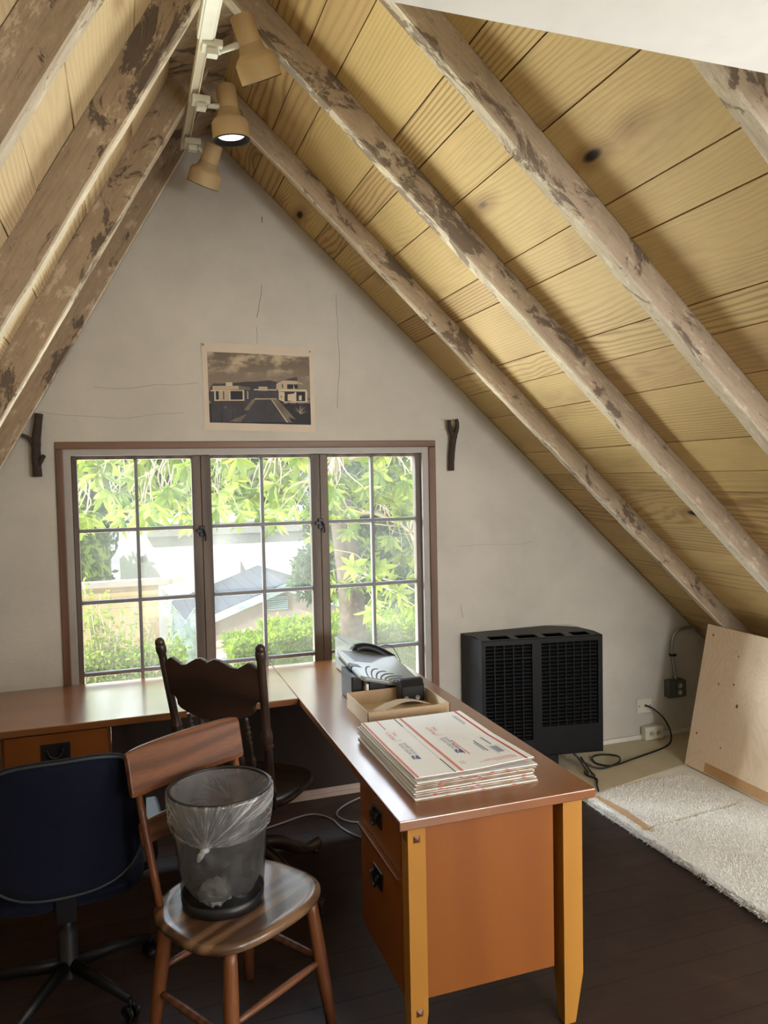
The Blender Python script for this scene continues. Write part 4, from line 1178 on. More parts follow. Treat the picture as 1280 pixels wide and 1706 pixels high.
for (s0, s1, z0, z1), nc in zip(fields, (5, 7)):
    mb = MB(); cw = (s1 - s0) / nc
    for i in range(nc):
        a = s0 + i * cw + cw * 0.05; b = s0 + (i + 1) * cw - cw * 0.05
        if i: fb(s0 + i * cw - cw * 0.05, s0 + i * cw + cw * 0.05, z0, z1, -0.002, -0.006)
        nr = int((z1 - z0) / 0.0205)
        for k in range(nr):
            z = z0 + (z1 - z0) * k / nr; hh = (z1 - z0) / nr
            p = [fp(a, z + hh * 0.25, -0.012), fp(b, z + hh * 0.25, -0.012), fp(b, z + hh * 0.95, 0.003), fp(a, z + hh * 0.95, 0.003), fp(b, z + hh * 1.0, -0.004), fp(a, z + hh * 1.0, -0.004)]
            mb.add(p, [(0, 1, 2, 3), (3, 2, 4, 5)])
    mb.build('louvre_panel', M['heater'], ht, world=True)
    mb = MB(); fb(s0, s1, z0, z1, -0.016, -0.018); mb.build('louvre_backing', M['heater_dark'], ht, world=True)

# ------------------------------------------------------------------ sockets, conduit, cables
t = thing('wall_plate', 'ivory blank wall plate with a black cable leaving its centre', 'wall plate', (3.294, 0, 0.26))
mb = MB(); mb.bx(-0.056, 0.056, -0.007, 0.0, -0.045, 0.045); mb.build('plate', M['ivory'], t, bevel=0.003)
for x in (-0.04, 0.042):
    mb = MB(); mb.lathe([(0, 0), (0.004, 0), (0.003, 0.002), (0, 0.002)], align((x, -0.0072, 0.0), (x, -1, 0.0)), 10); mb.build('screw', M['iron'], t)
mb = MB(); mb.lathe([(0.006, 0), (0.009, 0.0), (0.008, 0.003), (0.006, 0.003)], align((0.008, -0.0072, 0.0), (0.008, -1, 0.0)), 12); mb.build('grommet', M['iron'], t)
t = thing('outlet_box', 'grey green metal outlet box with two ivory sockets at the foot of the bent conduit', 'outlet box', (3.510, 0, 0.355))
mb = MB(); mb.bx(-0.062, 0.062, -0.052, 0.0, -0.055, 0.056); mb.build('box', M['box_green'], t, bevel=0.004)
mb = MB(); mb.bx(-0.030, 0.064, -0.058, -0.0525, -0.050, 0.052); mb.build('cover_plate', M['box_green'], t, bevel=0.003)
for z in (-0.021, 0.021):
    mb = MB(); mb.lathe([(0, 0), (0.0165, 0), (0.016, 0.003), (0, 0.0034)], align((0.014, -0.058, z), (0.014, -1, z)), 20); so_ = mb.build('socket', M['ivory'], t)
    mb = MB()
    for dx in (-0.005, 0.005): mb.bx(0.014 + dx - 0.0012, 0.014 + dx + 0.0012, -0.0622, -0.0614, z - 0.004, z + 0.004)
    mb.build('slot', M['slot'], so_)
t = thing('conduit', 'bent galvanised conduit rising from the outlet box and curving behind the plywood sheet', 'conduit', (3.520, -0.02, 0.412))
mb = MB()
cpts = smooth_path([(3.520, -0.022, 0.412), (3.512, -0.020, 0.48), (3.500, -0.016, 0.560), (3.498, -0.016, 0.64), (3.512, -0.018, 0.695), (3.548, -0.024, 0.728), (3.610, -0.036, 0.738), (3.68, -0.055, 0.728), (3.755, -0.075, 0.712)], 6)
mb.tube(cpts, 0.0105, 12); mb.build('pipe', M['conduit'], t, world=True)
mb = MB(); mb.lathe([(0.0105, 0), (0.017, 0.0), (0.017, 0.012), (0.0105, 0.020)], align((3.520, -0.022, 0.4115), (3.516, -0.021, 0.5)), 14); mb.build('connector', M['conduit'], t, world=True)
mb = MB(); mb.bx(3.484, 3.522, -0.032, -0.001, 0.560, 0.574); mb.build('strap', M['iron'], t, world=True, bevel=0.002)
t = thing('surface_socket', 'low ivory surface socket box straddling the white skirting', 'socket', (3.328, 0, 0.09))
mb = MB(); mb.bx(-0.066, 0.070, -0.058, -0.0145, -0.037, 0.046); mb.build('box', M['ivory'], t, bevel=0.004)
for x in (-0.020, 0.032):
    mb = MB(); mb.lathe([(0, 0), (0.0165, 0), (0.016, 0.002), (0, 0.0024)], align((x, -0.058, 0.004), (x, -1, 0.004)), 18); so_ = mb.build('socket', plain('pale_socket', (0.58, 0.54, 0.40), 0.5), t)
    mb = MB()
    for dx in (-0.005, 0.005): mb.bx(x + dx - 0.0012, x + dx + 0.0012, -0.0612, -0.0603, 0.0, 0.008)
    mb.build('slot', M['slot'], so_)
c0 = CZ + 0.006
t = MB()
t.tube(smooth_path([(3.302, -0.011, 0.262), (3.325, -0.05, 0.250), (3.365, -0.10, 0.200), (3.385, -0.135, 0.13), (3.36, -0.17, 0.075), (3.28, -0.20, c0), (3.12, -0.25, c0), (2.98, -0.29, c0), (2.88, -0.32, c0), (2.80, -0.33, c0 + 0.003), (2.76, -0.26, c0), (2.80, -0.17, c0), (2.88, -0.16, c0), (2.93, -0.24, c0 + 0.009), (2.86, -0.33, c0 + 0.012), (2.74, -0.34, c0), (2.66, -0.31, c0 + 0.03), (2.60, -0.28, 0.14)], 8), 0.0055, 8)
tag(t.build('power_cord', M['cable'], None, loc=(2.9, -0.25, CZ)), 'black power cord curling over the carpet from the wall plate to the heater', 'cord')
t = MB()
t.tube(smooth_path([(2.62, -0.29, 0.12), (2.645, -0.345, c0), (2.615, -0.40, c0), (2.63, -0.46, c0), (2.585, -0.53, c0), (2.545, -0.60, c0)], 8), 0.005, 8)
t.tube(smooth_path([(2.64, -0.29, 0.12), (2.660, -0.36, c0), (2.642, -0.42, c0 + 0.006), (2.612, -0.45, c0 + 0.009), (2.60, -0.40, c0 + 0.009), (2.622, -0.352, c0 + 0.004)], 8), 0.005, 8)
tag(t.build('heater_lead', M['cable'], None, loc=(2.6, -0.45, CZ)), 'short black lead hanging from under the heater towards the desk corner', 'cord')
t = MB()
t.tube(smooth_path([(0.55, -0.25, 0.006), (0.75, -0.30, 0.006), (0.90, -0.26, 0.006), (1.02, -0.215, 0.006), (1.10, -0.215, 0.006), (1.165, -0.30, 0.006), (1.19, -0.42, 0.006), (1.24, -0.53, 0.006), (1.32, -0.60, 0.006), (1.5, -0.66, 0.006)], 7), 0.0045, 8)
tag(t.build('phone_cable', M['grey_cable'], None, loc=(1.1, -0.3, 0)), 'grey cable snaking across the dark floor under the desk, next to the carved chair', 'cable')
t = MB()
t.tube(smooth_path([(1.55, -0.06, 0.006), (1.42, -0.085, 0.006), (1.28, -0.16, 0.006), (1.205, -0.25, 0.006), (1.23, -0.345, 0.006), (1.32, -0.40, 0.006), (1.46, -0.44, 0.006)], 7), 0.0045, 8)
tag(t.build('phone_cable', M['grey_cable'], None, loc=(1.35, -0.2, 0)), 'grey cable looped on the floor beside the desk drawers, close to the gable wall', 'cable')

# ------------------------------------------------------------------ carpets and plywood
def carpet_mat(name, c1, c2, stain):
    t = NT(name); o = t.obj()
    n1 = t.noise(o, 170, 3, 0.7); n2 = t.noise(o, 2.4, 4, 0.6)
    c = t.mix(n1, c1, c2); c = t.mix(t.smooth(n2, 0.48, 0.75, 0, 0.5), c, stain)
    t.bsdf(c, 0.95, 0, t.bump(n1, 0.6, 0.006), 0.1, sheen=0.15); return t.m
M['shag'] = carpet_mat('cream_shag', (0.80, 0.80, 0.78), (0.94, 0.94, 0.925), (0.80, 0.78, 0.74))
M['old_carpet'] = carpet_mat('olive_beige_carpet', (0.50, 0.44, 0.29), (0.62, 0.555, 0.385), (0.42, 0.36, 0.23))
M['backing'] = carpet_mat('tan_backing', (0.50, 0.33, 0.18), (0.66, 0.46, 0.27), (0.5, 0.36, 0.22))
def edge_x(y): return 2.468 + (-0.64 - y) * 0.030 + 0.006 * mnoise.noise(Vector((y * 6, 0, 0)))
YS = -0.545
def seam_y(x): return -0.600 + (x - 2.56) * 0.225
mb = MB(); n = 40; poly = []
for i in range(n + 1):
    y = -0.012 + (-0.62 + 0.012) * i / n; poly.append((2.30 if y > -0.40 else 2.48, y))
poly = [(1.75, -0.014), (1.75, -0.30), (2.46, -0.45), (2.475, -0.616), (3.20, -0.453), (4.05, -0.453), (4.05, -0.014)]
mb.prism(poly, up, 0.001, CZ); o = mb.build('carpet', M['old_carpet'], None, loc=(2.9, -0.25, 0))
tag(o, 'flattened olive beige carpet along the gable wall under the black heater', 'carpet')
# shag carpet
YE = -2.86
car = thing('carpet', 'thick cream shag carpet strip with frayed edge, beside the dark floorboards', 'carpet', (3.1, -1.6, 0.0))
mb = MB(); nx, ny = 70, 110; vs = []
def cz(x, y):
    z = 0.043 + 0.004 * mnoise.noise(Vector((x * 2.5, y * 2.5, 1)))
    s1 = -1.018 + (x - 2.54) * 0.11 - y
    z -= 0.010 * math.exp(-(s1 / 0.012) ** 2) * (1 if x < 3.2 else 0)
    return z
for j in range(ny + 1):
    for i in range(nx + 1):
        y = YE + (seam_y(2.5) - YE) * j / ny
        xa = edge_x(y); x = xa + (4.0 - xa) * (i / nx) ** 1.3
        y2 = y + (seam_y(x) - seam_y(2.5)) * (j / ny) if x < 3.2 else y + (seam_y(3.2) - seam_y(2.5)) * (j / ny)
        vs.append((x, y2, cz(x, y2) - (0.018 if i == 0 else 0)))
fs = [(j * (nx + 1) + i, j * (nx + 1) + i + 1, (j + 1) * (nx + 1) + i + 1, (j + 1) * (nx + 1) + i) for j in range(ny) for i in range(nx)]
# underside skirt
b0 = len(vs)
for j in range(ny + 1): v = vs[j * (nx + 1)]; vs.append((v[0] + 0.004, v[1], 0.001))
for j in range(ny): fs.append((j * (nx + 1), (j + 1) * (nx + 1), b0 + j + 1, b0 + j))
mb.add(vs, fs, 0, True); mb.build('carpet_base', M['shag'], car, world=True)
# bare tan backing where the pile is gone: along the frayed edge and along the fold
mb = MB()
prev = None
for i in range(31):
    y = -0.635 - 0.43 * i / 30; wd = 0.048 * math.sin(PI * (i + 2) / 34) ** 0.5 + 0.008 * mnoise.noise(Vector((y * 20, 0, 5)))
    xa = edge_x(y) + 0.030; xb = xa + max(0.006, wd)
    row = [(xa, y, cz(xa, y) + 0.0015), (xb, y, cz(xb, y) + 0.0015)]
    if prev: mb.add(prev + row, [(0, 1, 3, 2)])
    prev = row
mb.build('bare_edge_strip', M['backing'], car, world=True)
mb = MB(); prev = None
for i in range(31):
    x = 2.50 + 0.62 * i / 30; yc = -1.018 + (x - 2.54) * 0.11; hw = 0.006 + 0.003 * mnoise.noise(Vector((x * 22, 0, 8)))
    row = [(x, yc - hw, cz(x, yc) + 0.004), (x, yc + hw, cz(x, yc) + 0.004)]
    if prev: mb.add(prev + row, [(0, 1, 3, 2)])
    prev = row
mb.build('bare_fold', M['backing'], car, world=True)
# tufts
mb = MB(); V = []; F = []; MI = []
def blade(x, y, z, L, lx, ly, w, mi):
    a = R.uniform(0, PI); dx, dy = math.cos(a) * w, math.sin(a) * w; b = len(V)
    V.extend([(x - dx, y - dy, z), (x + dx, y + dy, z), (x + lx * 0.6 + dx * 0.8, y + ly * 0.6 + dy * 0.8, z + L * 0.7), (x + lx * 0.6 - dx * 0.8, y + ly * 0.6 - dy * 0.8, z + L * 0.7), (x + lx, y + ly, z + L)])
    F.append((b, b + 1, b + 2, b + 3)); F.append((b + 3, b + 2, b + 4)); MI.extend([mi, mi])
yy = -2.35
while yy < -0.56:
    xx = edge_x(yy) - 0.006
    lim = min(xx + 0.9, 3.18)
    while xx < lim:
        x = xx + R.uniform(-0.003, 0.003); y = yy + R.uniform(-0.003, 0.003)
        if y < seam_y(x) - 0.004:
            de = x - edge_x(y)
            s1 = abs(-1.018 + (x - 2.54) * 0.11 - y)
            tan = (0.028 < de < 0.078 + 0.02 * mnoise.noise(Vector((y * 9, 2, 0))) and y > -1.05) or (s1 < 0.009 and x < 3.1 and R.random() < 0.8)
            if de < 0.012: blade(x, y, cz(x, y) - 0.022, R.uniform(-0.012, 0.018), R.uniform(-0.026, -0.006), R.uniform(-0.010, 0.010), 0.0022, 0)
            elif tan: blade(x, y, cz(x, y) - 0.003, R.uniform(0.003, 0.007), R.uniform(-0.006, 0.006), R.uniform(-0.006, 0.006), 0.0022, 1)
            else: blade(x, y, cz(x, y) - 0.004, R.uniform(0.006, 0.014), R.uniform(-0.008, 0.006), R.uniform(-0.008, 0.008), 0.0022, 0)
        xx += 0.0062
    yy += 0.0062
yy = -2.4
while yy < -0.63:      # frayed edge
    for _ in range(3): blade(edge_x(yy) + R.uniform(-0.004, 0.008), yy, 0.012 + 0.028 * R.random(), R.uniform(-0.012, 0.016), R.uniform(-0.026, -0.008) * (0.6 + 0.8 * mnoise.noise(Vector((yy * 30, 1, 1)))), R.uniform(-0.012, 0.012), 0.0022, 1 if R.random() < 0.12 else 0)
    yy += 0.0028
me = MB(); me.v = V; me.f = F; me.mi = MI; me.sm = [False] * len(F)
po = me.build('pile', [M['shag'], M['backing']], car, world=True); po['kind'] = 'stuff'

pl = thing('plywood_sheet', 'birch plywood sheet leaning against the sloping rafters on the carpet', 'plywood sheet', (3.235, -1.0, CZ))
b0, b1 = Vector((3.228, 0, 0.056)), Vector((3.394, 0, 0.853)); upv = (b1 - b0).normalized(); nn = Vector((upv.z, 0, -upv.x)); TP = 0.017
def pp(q, y, d): p = b0.lerp(b1, q) + nn * d; return (p.x, y, p.z)
mb = MB(); mb.hexa([pp(0, -1.70, 0), pp(0, -1.70, TP), pp(0, -0.452, 0), pp(0, -0.452, TP), pp(1, -1.70, 0), pp(1, -1.70, TP), pp(1, -0.452, 0), pp(1, -0.452, TP)])
mb.build('sheet', M['plywood'], pl, world=True)
mb = MB()
mb.hexa([pp(0.0, -0.4519, 0.0004), pp(0.0, -0.4519, TP - 0.0004), pp(0, -0.4512, 0.0004), pp(0, -0.4512, TP - 0.0004), pp(1, -0.4519, 0.0004), pp(1, -0.4519, TP - 0.0004), pp(1, -0.4512, 0.0004), pp(1, -0.4512, TP - 0.0004)])
mb.hexa([pp(1.0005, -1.70, 0.0004), pp(1.0005, -1.70, TP), pp(1.0005, -0.452, 0.0004), pp(1.0005, -0.452, TP), pp(1.0015, -1.70, 0.0004), pp(1.0015, -1.70, TP), pp(1.0015, -0.452, 0.0004), pp(1.0015, -0.452, TP)])
mb.build('veneer_edge', M['ply_edge'], pl, world=True)
mb = MB(); mb.hexa([pp(0.004, -1.70, -0.0004), pp(0.004, -1.70, 0.0004), pp(0.004, -0.60, -0.0004), pp(0.004, -0.60, 0.0004), pp(0.072, -1.70, -0.0004), pp(0.072, -1.70, 0.0004), pp(0.072, -0.60, -0.0004), pp(0.072, -0.60, 0.0004)])
mb.build('bare_strip', plain('bare_ply_strip', (0.52, 0.31, 0.14), 0.55, var=0.08), pl, world=True)

for q_, y_, r_ in KNOTS:
    c_ = Vector(pp(q_, y_, -0.0002)); mb = MB(); mb.lathe([(0, 0.0004), (r_, 0.0003), (r_ * 1.05, 0.0)], align(c_, c_ - nn) @ Matrix.Diagonal((1, 0.8, 1, 1)), 14)
    mb.build('knot', M['knot'], pl, world=True)
# ------------------------------------------------------------------ track with three spot lamps
tr = thing('ceiling_track', 'cream ceiling track running along the ridge above the window', 'track', (0.54, -0.9, 3.27))
mb = MB(); mb.bx(0.522, 0.558, -2.4, -0.30, 3.272, 3.297); mb.bx(0.5225, 0.5275, -2.4, -0.3005, 3.264, 3.272); mb.bx(0.5525, 0.5575, -2.4, -0.3005, 3.264, 3.272)
mb.build('rail', M['track'], tr, world=True, bevel=0.001)
mb = MB(); mb.bx(0.512, 0.572, -1.75, -1.255, 3.255, 3.300); mb.bx(0.519, 0.565, -1.75, -1.240, 3.249, 3.2552); mb.build('feed_connector', M['track_white'], tr, world=True, bevel=0.003)
for y in (-0.42, -1.10, -1.95):
    mb = MB(); mb.tube([(0.54, y, 3.296), (0.54, y, 3.345)], 0.006, 8); mb.build('hanger', M['iron'], tr, world=True)
def spot(back, front, hub_y, label, lit=False):
    back, front = Vector(back), Vector(front); ax = (front - back).normalized(); c = (back + front) / 2
    t = thing('spot_lamp', label, 'spot lamp', c, 0, 'tan spot lamps on the ceiling track')
    Mx = align(back, front); L = (front - back).length
    rb, rf = 0.040, 0.074; mb = MB()
    mb.lathe([(0, 0.002), (rb - 0.008, 0.0), (rb, 0.008), (rb + 0.001, L * 0.43)], Mx, 40); mb.build('socket_housing', M['lamp'], t, world=True)
    mb = MB(); mb.lathe([(rb + 0.001, L * 0.43), (rb + 0.004, L * 0.50), (rb + 0.010, L * 0.57)], Mx, 40); mb.build('neck', M['lamp_band'], t, world=True)
    mb = MB(); mb.lathe([(rb + 0.010, L * 0.57), (rf - 0.008, L * 0.635), (rf, L * 0.69), (rf, L * 0.985)], Mx, 40); mb.build('shade', M['lamp'], t, world=True)
    mb = MB(); mb.lathe([(rf, L * 0.985), (rf + 0.001, L * 0.99), (rf, L), (rf - 0.007, L), (rf - 0.010, L * 0.80), (0.03, L * 0.72)], Mx, 40); mb.build('black_baffle', M['black_plastic'], t, world=True)
    mb = MB(); mb.lathe([(0.0, L * 0.955), (0.03, L * 0.945), (0.05, L * 0.925), (0.060, L * 0.89), (0.03, L * 0.78)], Mx, 32); mb.build('bulb', M['bulb'] if lit else plain('unlit_bulb', (0.25, 0.25, 0.24), 0.3), t, world=True)
    hub = Vector((0.5635, hub_y, 3.262)); mb = MB(); mb.bx(0.529, 0.600, hub_y - 0.030, hub_y + 0.030, 3.238, 3.2635); mb.bx(0.545, 0.585, hub_y - 0.018, hub_y + 0.018, 3.215, 3.238)
    a = mb.build('adapter', M['track_white'], t, world=True, bevel=0.004)
    jt = back.lerp(front, 0.40); s0 = Vector((0.590, hub_y, 3.236)); dirv = (s0 - jt).normalized(); e_ = jt + dirv * (rb - 0.004)
    mb = MB(); mb.tube([s0, s0.lerp(e_, 0.5), e_], [0.009, 0.010, 0.012], 12); mb.build('stem', M['track_white'], t, world=True)
    return t, front, ax
spot((0.657, -1.29, 3.347), (0.743, -1.21, 3.170), -1.235, 'tan spot lamp next to the white track connector, furthest from the gable wall')
sp2 = spot((0.666, -0.82, 3.331), (0.686, -0.805, 3.120), -0.83, 'tan spot lamp with its white bulb showing, middle of the track', True)
spot((0.659, -0.45, 3.249), (0.611, -0.37, 3.093), -0.43, 'tan spot lamp at the track end nearest the gable wall')
t = MB(); t.tube(smooth_path([(0.650, -0.495, 3.455), (0.605, -0.43, 3.40), (0.572, -0.38, 3.345)]), 0.006, 8)
tag(t.build('conduit', M['conduit'], None, loc=(0.6, -0.5, 3.4)), 'thin grey conduit in the ridge behind the lamp track', 'conduit')

# ------------------------------------------------------------------ print on the wall
po = thing('poster', 'sepia print of a flat-roofed villa with a long pool, pinned above the window', 'poster', (0.911, -0.0012, 2.214))
def q(u, v, d=0.0):    # u,v in 0..1 on the sheet
    tl, tr_, br, bl = (0.618, 2.442), (1.202, 2.432), (1.204, 1.986), (0.622, 1.998)
    x0 = tl[0] + (tr_[0] - tl[0]) * u; z0 = tl[1] + (tr_[1] - tl[1]) * u; x1 = bl[0] + (br[0] - bl[0]) * u; z1 = bl[1] + (br[1] - bl[1]) * u
    bow = 0.006 * (1 - (2 * u - 1) ** 2) * v + 0.004 * (v > 0.8) * abs(2 * u - 1) ** 6
    return (x1 + (x0 - x1) * v, -0.002 - d - bow, z1 + (z0 - z1) * v)
mb = MB(); n = 16
for a in range(n):
    for b in range(8):
        u0, u1, v0, v1 = a / n, (a + 1) / n, b / 8, (b + 1) / 8
        mb.add([q(u0, v0), q(u1, v0), q(u1, v1), q(u0, v1)], [(0, 1, 2, 3)])
mb.build('sheet', M['paper'], po, world=True)
def sky_print():
    t = NT('printed_sky'); o = t.obj(); n1 = t.noise(t.map(o, (5, 1, 11)), 1.3, 5, 0.6); x, y, z = t.sep(o)
    f = t.math('ADD', t.smooth(n1, 0.45, 0.62), 0.0); g = t.mix(t.smooth(z, 0.0, 0.17, 0.0, 1.0), (0.23, 0.185, 0.14), (0.15, 0.12, 0.095))
    c = t.mix(t.math('MULTIPLY', f, t.smooth(z, 0.02, 0.12)), g, (0.50, 0.41, 0.29)); t.bsdf(c, 0.7); return t.m
inks = [sky_print()] + [plain('print_' + n_, c, 0.7, var=v) for n_, c, v in (('dark', (0.020, 0.022, 0.032), 0.1), ('mid', (0.050, 0.050, 0.062), 0.3), ('light', (0.46, 0.38, 0.28), 0.04), ('pale', (0.58, 0.49, 0.37), 0.04), ('tone', (0.17, 0.14, 0.11), 0.3))]
ix0, ix1, iz0, iz1 = 0.047, 0.958, 0.085, 0.895
pm = MB(); lay = [0]
def pr(pts, ink):   # pixel coordinates of the enlarged print -> sheet
    lay[0] += 1
    P_ = []
    for X, Y in pts:
        u = (X - 80) / (1125 - 80 + (Y - 150) * 0.03); v = 1 - (Y - 145 - (X - 80) * 0.042) / 745
        u = min(1, max(0, u)); v = min(1, max(0, v))
        P_.append((ix0 + (ix1 - ix0) * u, iz0 + (iz1 - iz0) * v))
    # split wide shapes so that they follow the bow of the sheet
    pm.add([q(u, v, 0.0004 + 0.00002 * lay[0]) for u, v in P_], [tuple(range(len(P_) - 1, -1, -1))], ink)
for i in range(12):
    X0 = 60 + 1120 * i / 12; X1 = 60 + 1120 * (i + 1) / 12
    pr([(X0, 120), (X1, 120), (X1, 700), (X0, 700)], 0); pr([(X0, 640), (X1, 640), (X1, 960), (X0, 960)], 1)
hill = [(60, 475), (200, 480), (330, 475), (450, 462), (560, 460), (700, 446), (780, 466), (900, 432), (980, 412), (1080, 420), (1180, 440)]
for (xa, ya), (xb, yb) in zip(hill, hill[1:]): pr([(xa, ya), (xb, yb), (xb, 660), (xa, 660)], 2)
for i in range(4): pr([(100 + i * 110, 660), (215 + i * 110, 660), (215 + i * 110 - 20, 900), (100 + i * 110, 900)], 2)
pr([(280, 880), (460, 805), (400, 890)], 5); pr([(430, 765), (520, 650), (560, 652), (480, 768)], 5)
pr([(120, 505), (385, 505), (385, 545), (120, 548)], 3); pr([(255, 468), (322, 468), (322, 506), (255, 506)], 4); pr([(385, 505), (500, 520), (500, 548), (385, 545)], 5)
pr([(100, 548), (440, 550), (440, 564), (100, 562)], 4); pr([(135, 560), (440, 560), (440, 660), (135, 660)], 1)
for x, w_ in ((135, 16), (180, 45), (235, 62), (285, 14), (424, 16)): pr([(x, 560), (x + w_, 560), (x + w_, 662), (x, 662)], 4 if w_ < 20 else 3)
pr([(135, 650), (440, 652), (440, 664), (135, 664)], 4); pr([(470, 560), (482, 560), (482, 645), (470, 645)], 3)
pr([(590, 513), (682, 516), (682, 560), (590, 558)], 3); pr([(540, 540), (780, 545), (780, 556), (540, 552)], 4); pr([(560, 560), (760, 560), (760, 640), (560, 640)], 2)
pr([(795, 470), (850, 447), (1000, 455), (1000, 550), (775, 545), (775, 490)], 3); pr([(890, 490), (955, 490), (955, 540), (890, 540)], 1); pr([(958, 490), (1000, 492), (1000, 540), (972, 540)], 1); pr([(835, 488), (846, 485), (846, 532), (835, 532)], 1)
pr([(1000, 465), (1060, 488), (1060, 494), (1000, 475)], 4); pr([(795, 545), (1100, 548), (1100, 570), (795, 566)], 4); pr([(800, 568), (1110, 570), (1110, 684), (860, 684), (800, 655)], 1)
for a in ([(800, 568), (862, 575), (862, 684), (800, 656)], [(895, 600), (968, 590), (968, 676), (895, 665)], [(968, 575), (988, 575), (988, 684), (968, 684)], [(1085, 570), (1108, 570), (1108, 684), (1085, 684)], [(1015, 615), (1045, 610), (1045, 665), (1015, 665)]): pr(a, 4)
pr([(860, 676), (1110, 674), (1110, 686), (860, 688)], 4)
pr([(560, 655), (715, 655), (875, 900), (405, 890)], 2); pr([(545, 640), (780, 642), (780, 652), (545, 652)], 3)
pr([(718, 655), (790, 655), (1010, 905), (880, 903)], 5); pr([(718, 655), (730, 655), (900, 903), (880, 903)], 3); pr([(900, 845), (1100, 905), (940, 903)], 1)
for k in range(26):
    a = rad(170 - k * 6.6); r_ = 85 + 22 * R.random(); cx, cy = 1040 + R.uniform(-12, 12), 800 + R.uniform(-8, 18)
    pr([(cx - 3, cy), (cx + 3, cy), (cx + math.cos(a) * r_, cy - math.sin(a) * r_)], 3 if k % 2 else 5)
for k in range(9):
    a = rad(150 - k * 15); pr([(242, 745), (246, 745), (244 + math.cos(a) * 40, 745 - math.sin(a) * 48)], 5)
pm.build('printed_picture', inks, po, world=True)
mb = MB()
for u, v in ((0.015, 0.975), (0.965, 0.955)): x, y, z = q(u, v); mb.lathe([(0, 0), (0.005, 0.0), (0.004, 0.003), (0, 0.004)], align((x, y - 0.0005, z), (x, y - 1, z)), 12)
mb.build('pin', M['conduit'], po, world=True)

# ------------------------------------------------------------------ branch hooks
def limb(mb, pts, rs, sd):
    P_ = smooth_path(pts, 6); n = len(P_); rr_ = []
    for i in range(n):
        t_ = i / (n - 1) * (len(rs) - 1); k = min(int(t_), len(rs) - 2); rr_.append((rs[k] + (rs[k + 1] - rs[k]) * (t_ - k)) * (1 + 0.10 * mnoise.noise(Vector((i * 0.5, sd, 0)))))
    mb.tube(P_, rr_, 14)
t = thing('branch_hook', 'dark Y-shaped branch fixed to the wall on the heater side of the window', 'branch', (1.985, -0.02, 1.90))
mb = MB(); limb(mb, [(1.981, -0.024, 1.768), (1.984, -0.026, 1.85), (1.992, -0.028, 1.93), (1.998, -0.030, 1.965)], [0.0165, 0.0175, 0.019, 0.021], 1)
limb(mb, [(1.996, -0.030, 1.955), (1.978, -0.034, 1.990), (1.968, -0.038, 2.03), (1.967, -0.040, 2.052)], [0.016, 0.013, 0.012, 0.011], 2)
limb(mb, [(1.998, -0.030, 1.955), (2.012, -0.036, 1.995), (2.014, -0.042, 2.03), (2.008, -0.044, 2.056)], [0.016, 0.013, 0.012, 0.010], 3)
mb.build('branch', M['bark'], t, world=True)
mb = MB(); mb.lathe([(0, 0), (0.0155, 0), (0.0155, 0.002), (0, 0.002)], align((1.981, -0.024, 1.7675), (1.981, -0.024, 1.0)), 14); mb.build('cut_end', M['bark_end'], t, world=True)
t = thing('branch_hook', 'dark branch peg with two side twigs, fixed to the wall under the steep rafters', 'branch', (-0.17, -0.02, 1.93))
mb = MB(); limb(mb, [(-0.166, -0.028, 1.772), (-0.168, -0.028, 1.86), (-0.166, -0.030, 1.94), (-0.157, -0.030, 2.01), (-0.148, -0.030, 2.072)], [0.0215, 0.021, 0.021, 0.019, 0.018], 4)
limb(mb, [(-0.172, -0.030, 1.905), (-0.184, -0.034, 1.935), (-0.200, -0.040, 1.958), (-0.222, -0.052, 1.970)], [0.012, 0.010, 0.009, 0.008], 5)
limb(mb, [(-0.160, -0.034, 1.828), (-0.145, -0.048, 1.850), (-0.132, -0.058, 1.872)], [0.012, 0.011, 0.010], 6)
mb.build('branch', M['bark'], t, world=True)
# ------------------------------------------------------------------ the garden beyond the window
GZ = -3.2
def leaf_mat(name, c1, c2, tr=0.45):
    t = NT(name); r = t.island()
    c = t.mix(r, c1, c2)
    b = t.n('ShaderNodeBsdfPrincipled'); t.l(c, b.inputs['Base Color']); b.inputs['Roughness'].default_value = 0.45; b.inputs['Specular IOR Level'].default_value = 0.4
    tl = t.n('ShaderNodeBsdfTranslucent'); t.l(c, tl.inputs[0])
    m = t.n('ShaderNodeMixShader'); m.inputs[0].default_value = tr; t.l(b.outputs[0], m.inputs[1]); t.l(tl.outputs[0], m.inputs[2]); t.l(m.outputs[0], t.out.inputs[0])
    return t.m
M['magnolia'] = leaf_mat('magnolia_leaf', (0.10, 0.19, 0.022), (0.34, 0.41, 0.05))
M['lime'] = leaf_mat('lime_leaf', (0.19, 0.34, 0.004), (0.42, 0.54, 0.012))
M['dark_leaf'] = leaf_mat('dark_leaf', (0.05, 0.12, 0.04), (0.14, 0.24, 0.08))
M['vine'] = leaf_mat('vine_leaf', (0.17, 0.29, 0.012), (0.40, 0.50, 0.03))
M['trunk'] = plain('tree_bark', (0.13, 0.095, 0.065), 0.9, var=0.25, vs=14, bump=0.5, bs=30)
M['twig'] = plain('pale_twig', (0.52, 0.44, 0.32), 0.8)
M['bricked'] = plain('white_render', (0.86, 0.85, 0.82), 0.8)
M['grey_roof'] = plain('grey_fascia', (0.42, 0.42, 0.40), 0.8)
M['pink_wall'] = plain('pinkish_siding', (0.62, 0.50, 0.43), 0.8)
M['teal'] = plain('pale_teal_paint', (0.52, 0.66, 0.66), 0.6)
M['tan_fence'] = plain('tan_fence_board', (0.52, 0.36, 0.19), 0.8, var=0.1)
M['fence_cap'] = plain('grey_fence_cap', (0.42, 0.36, 0.33), 0.8)
M['paving'] = plain('pale_paving', (0.50, 0.48, 0.42), 0.9)
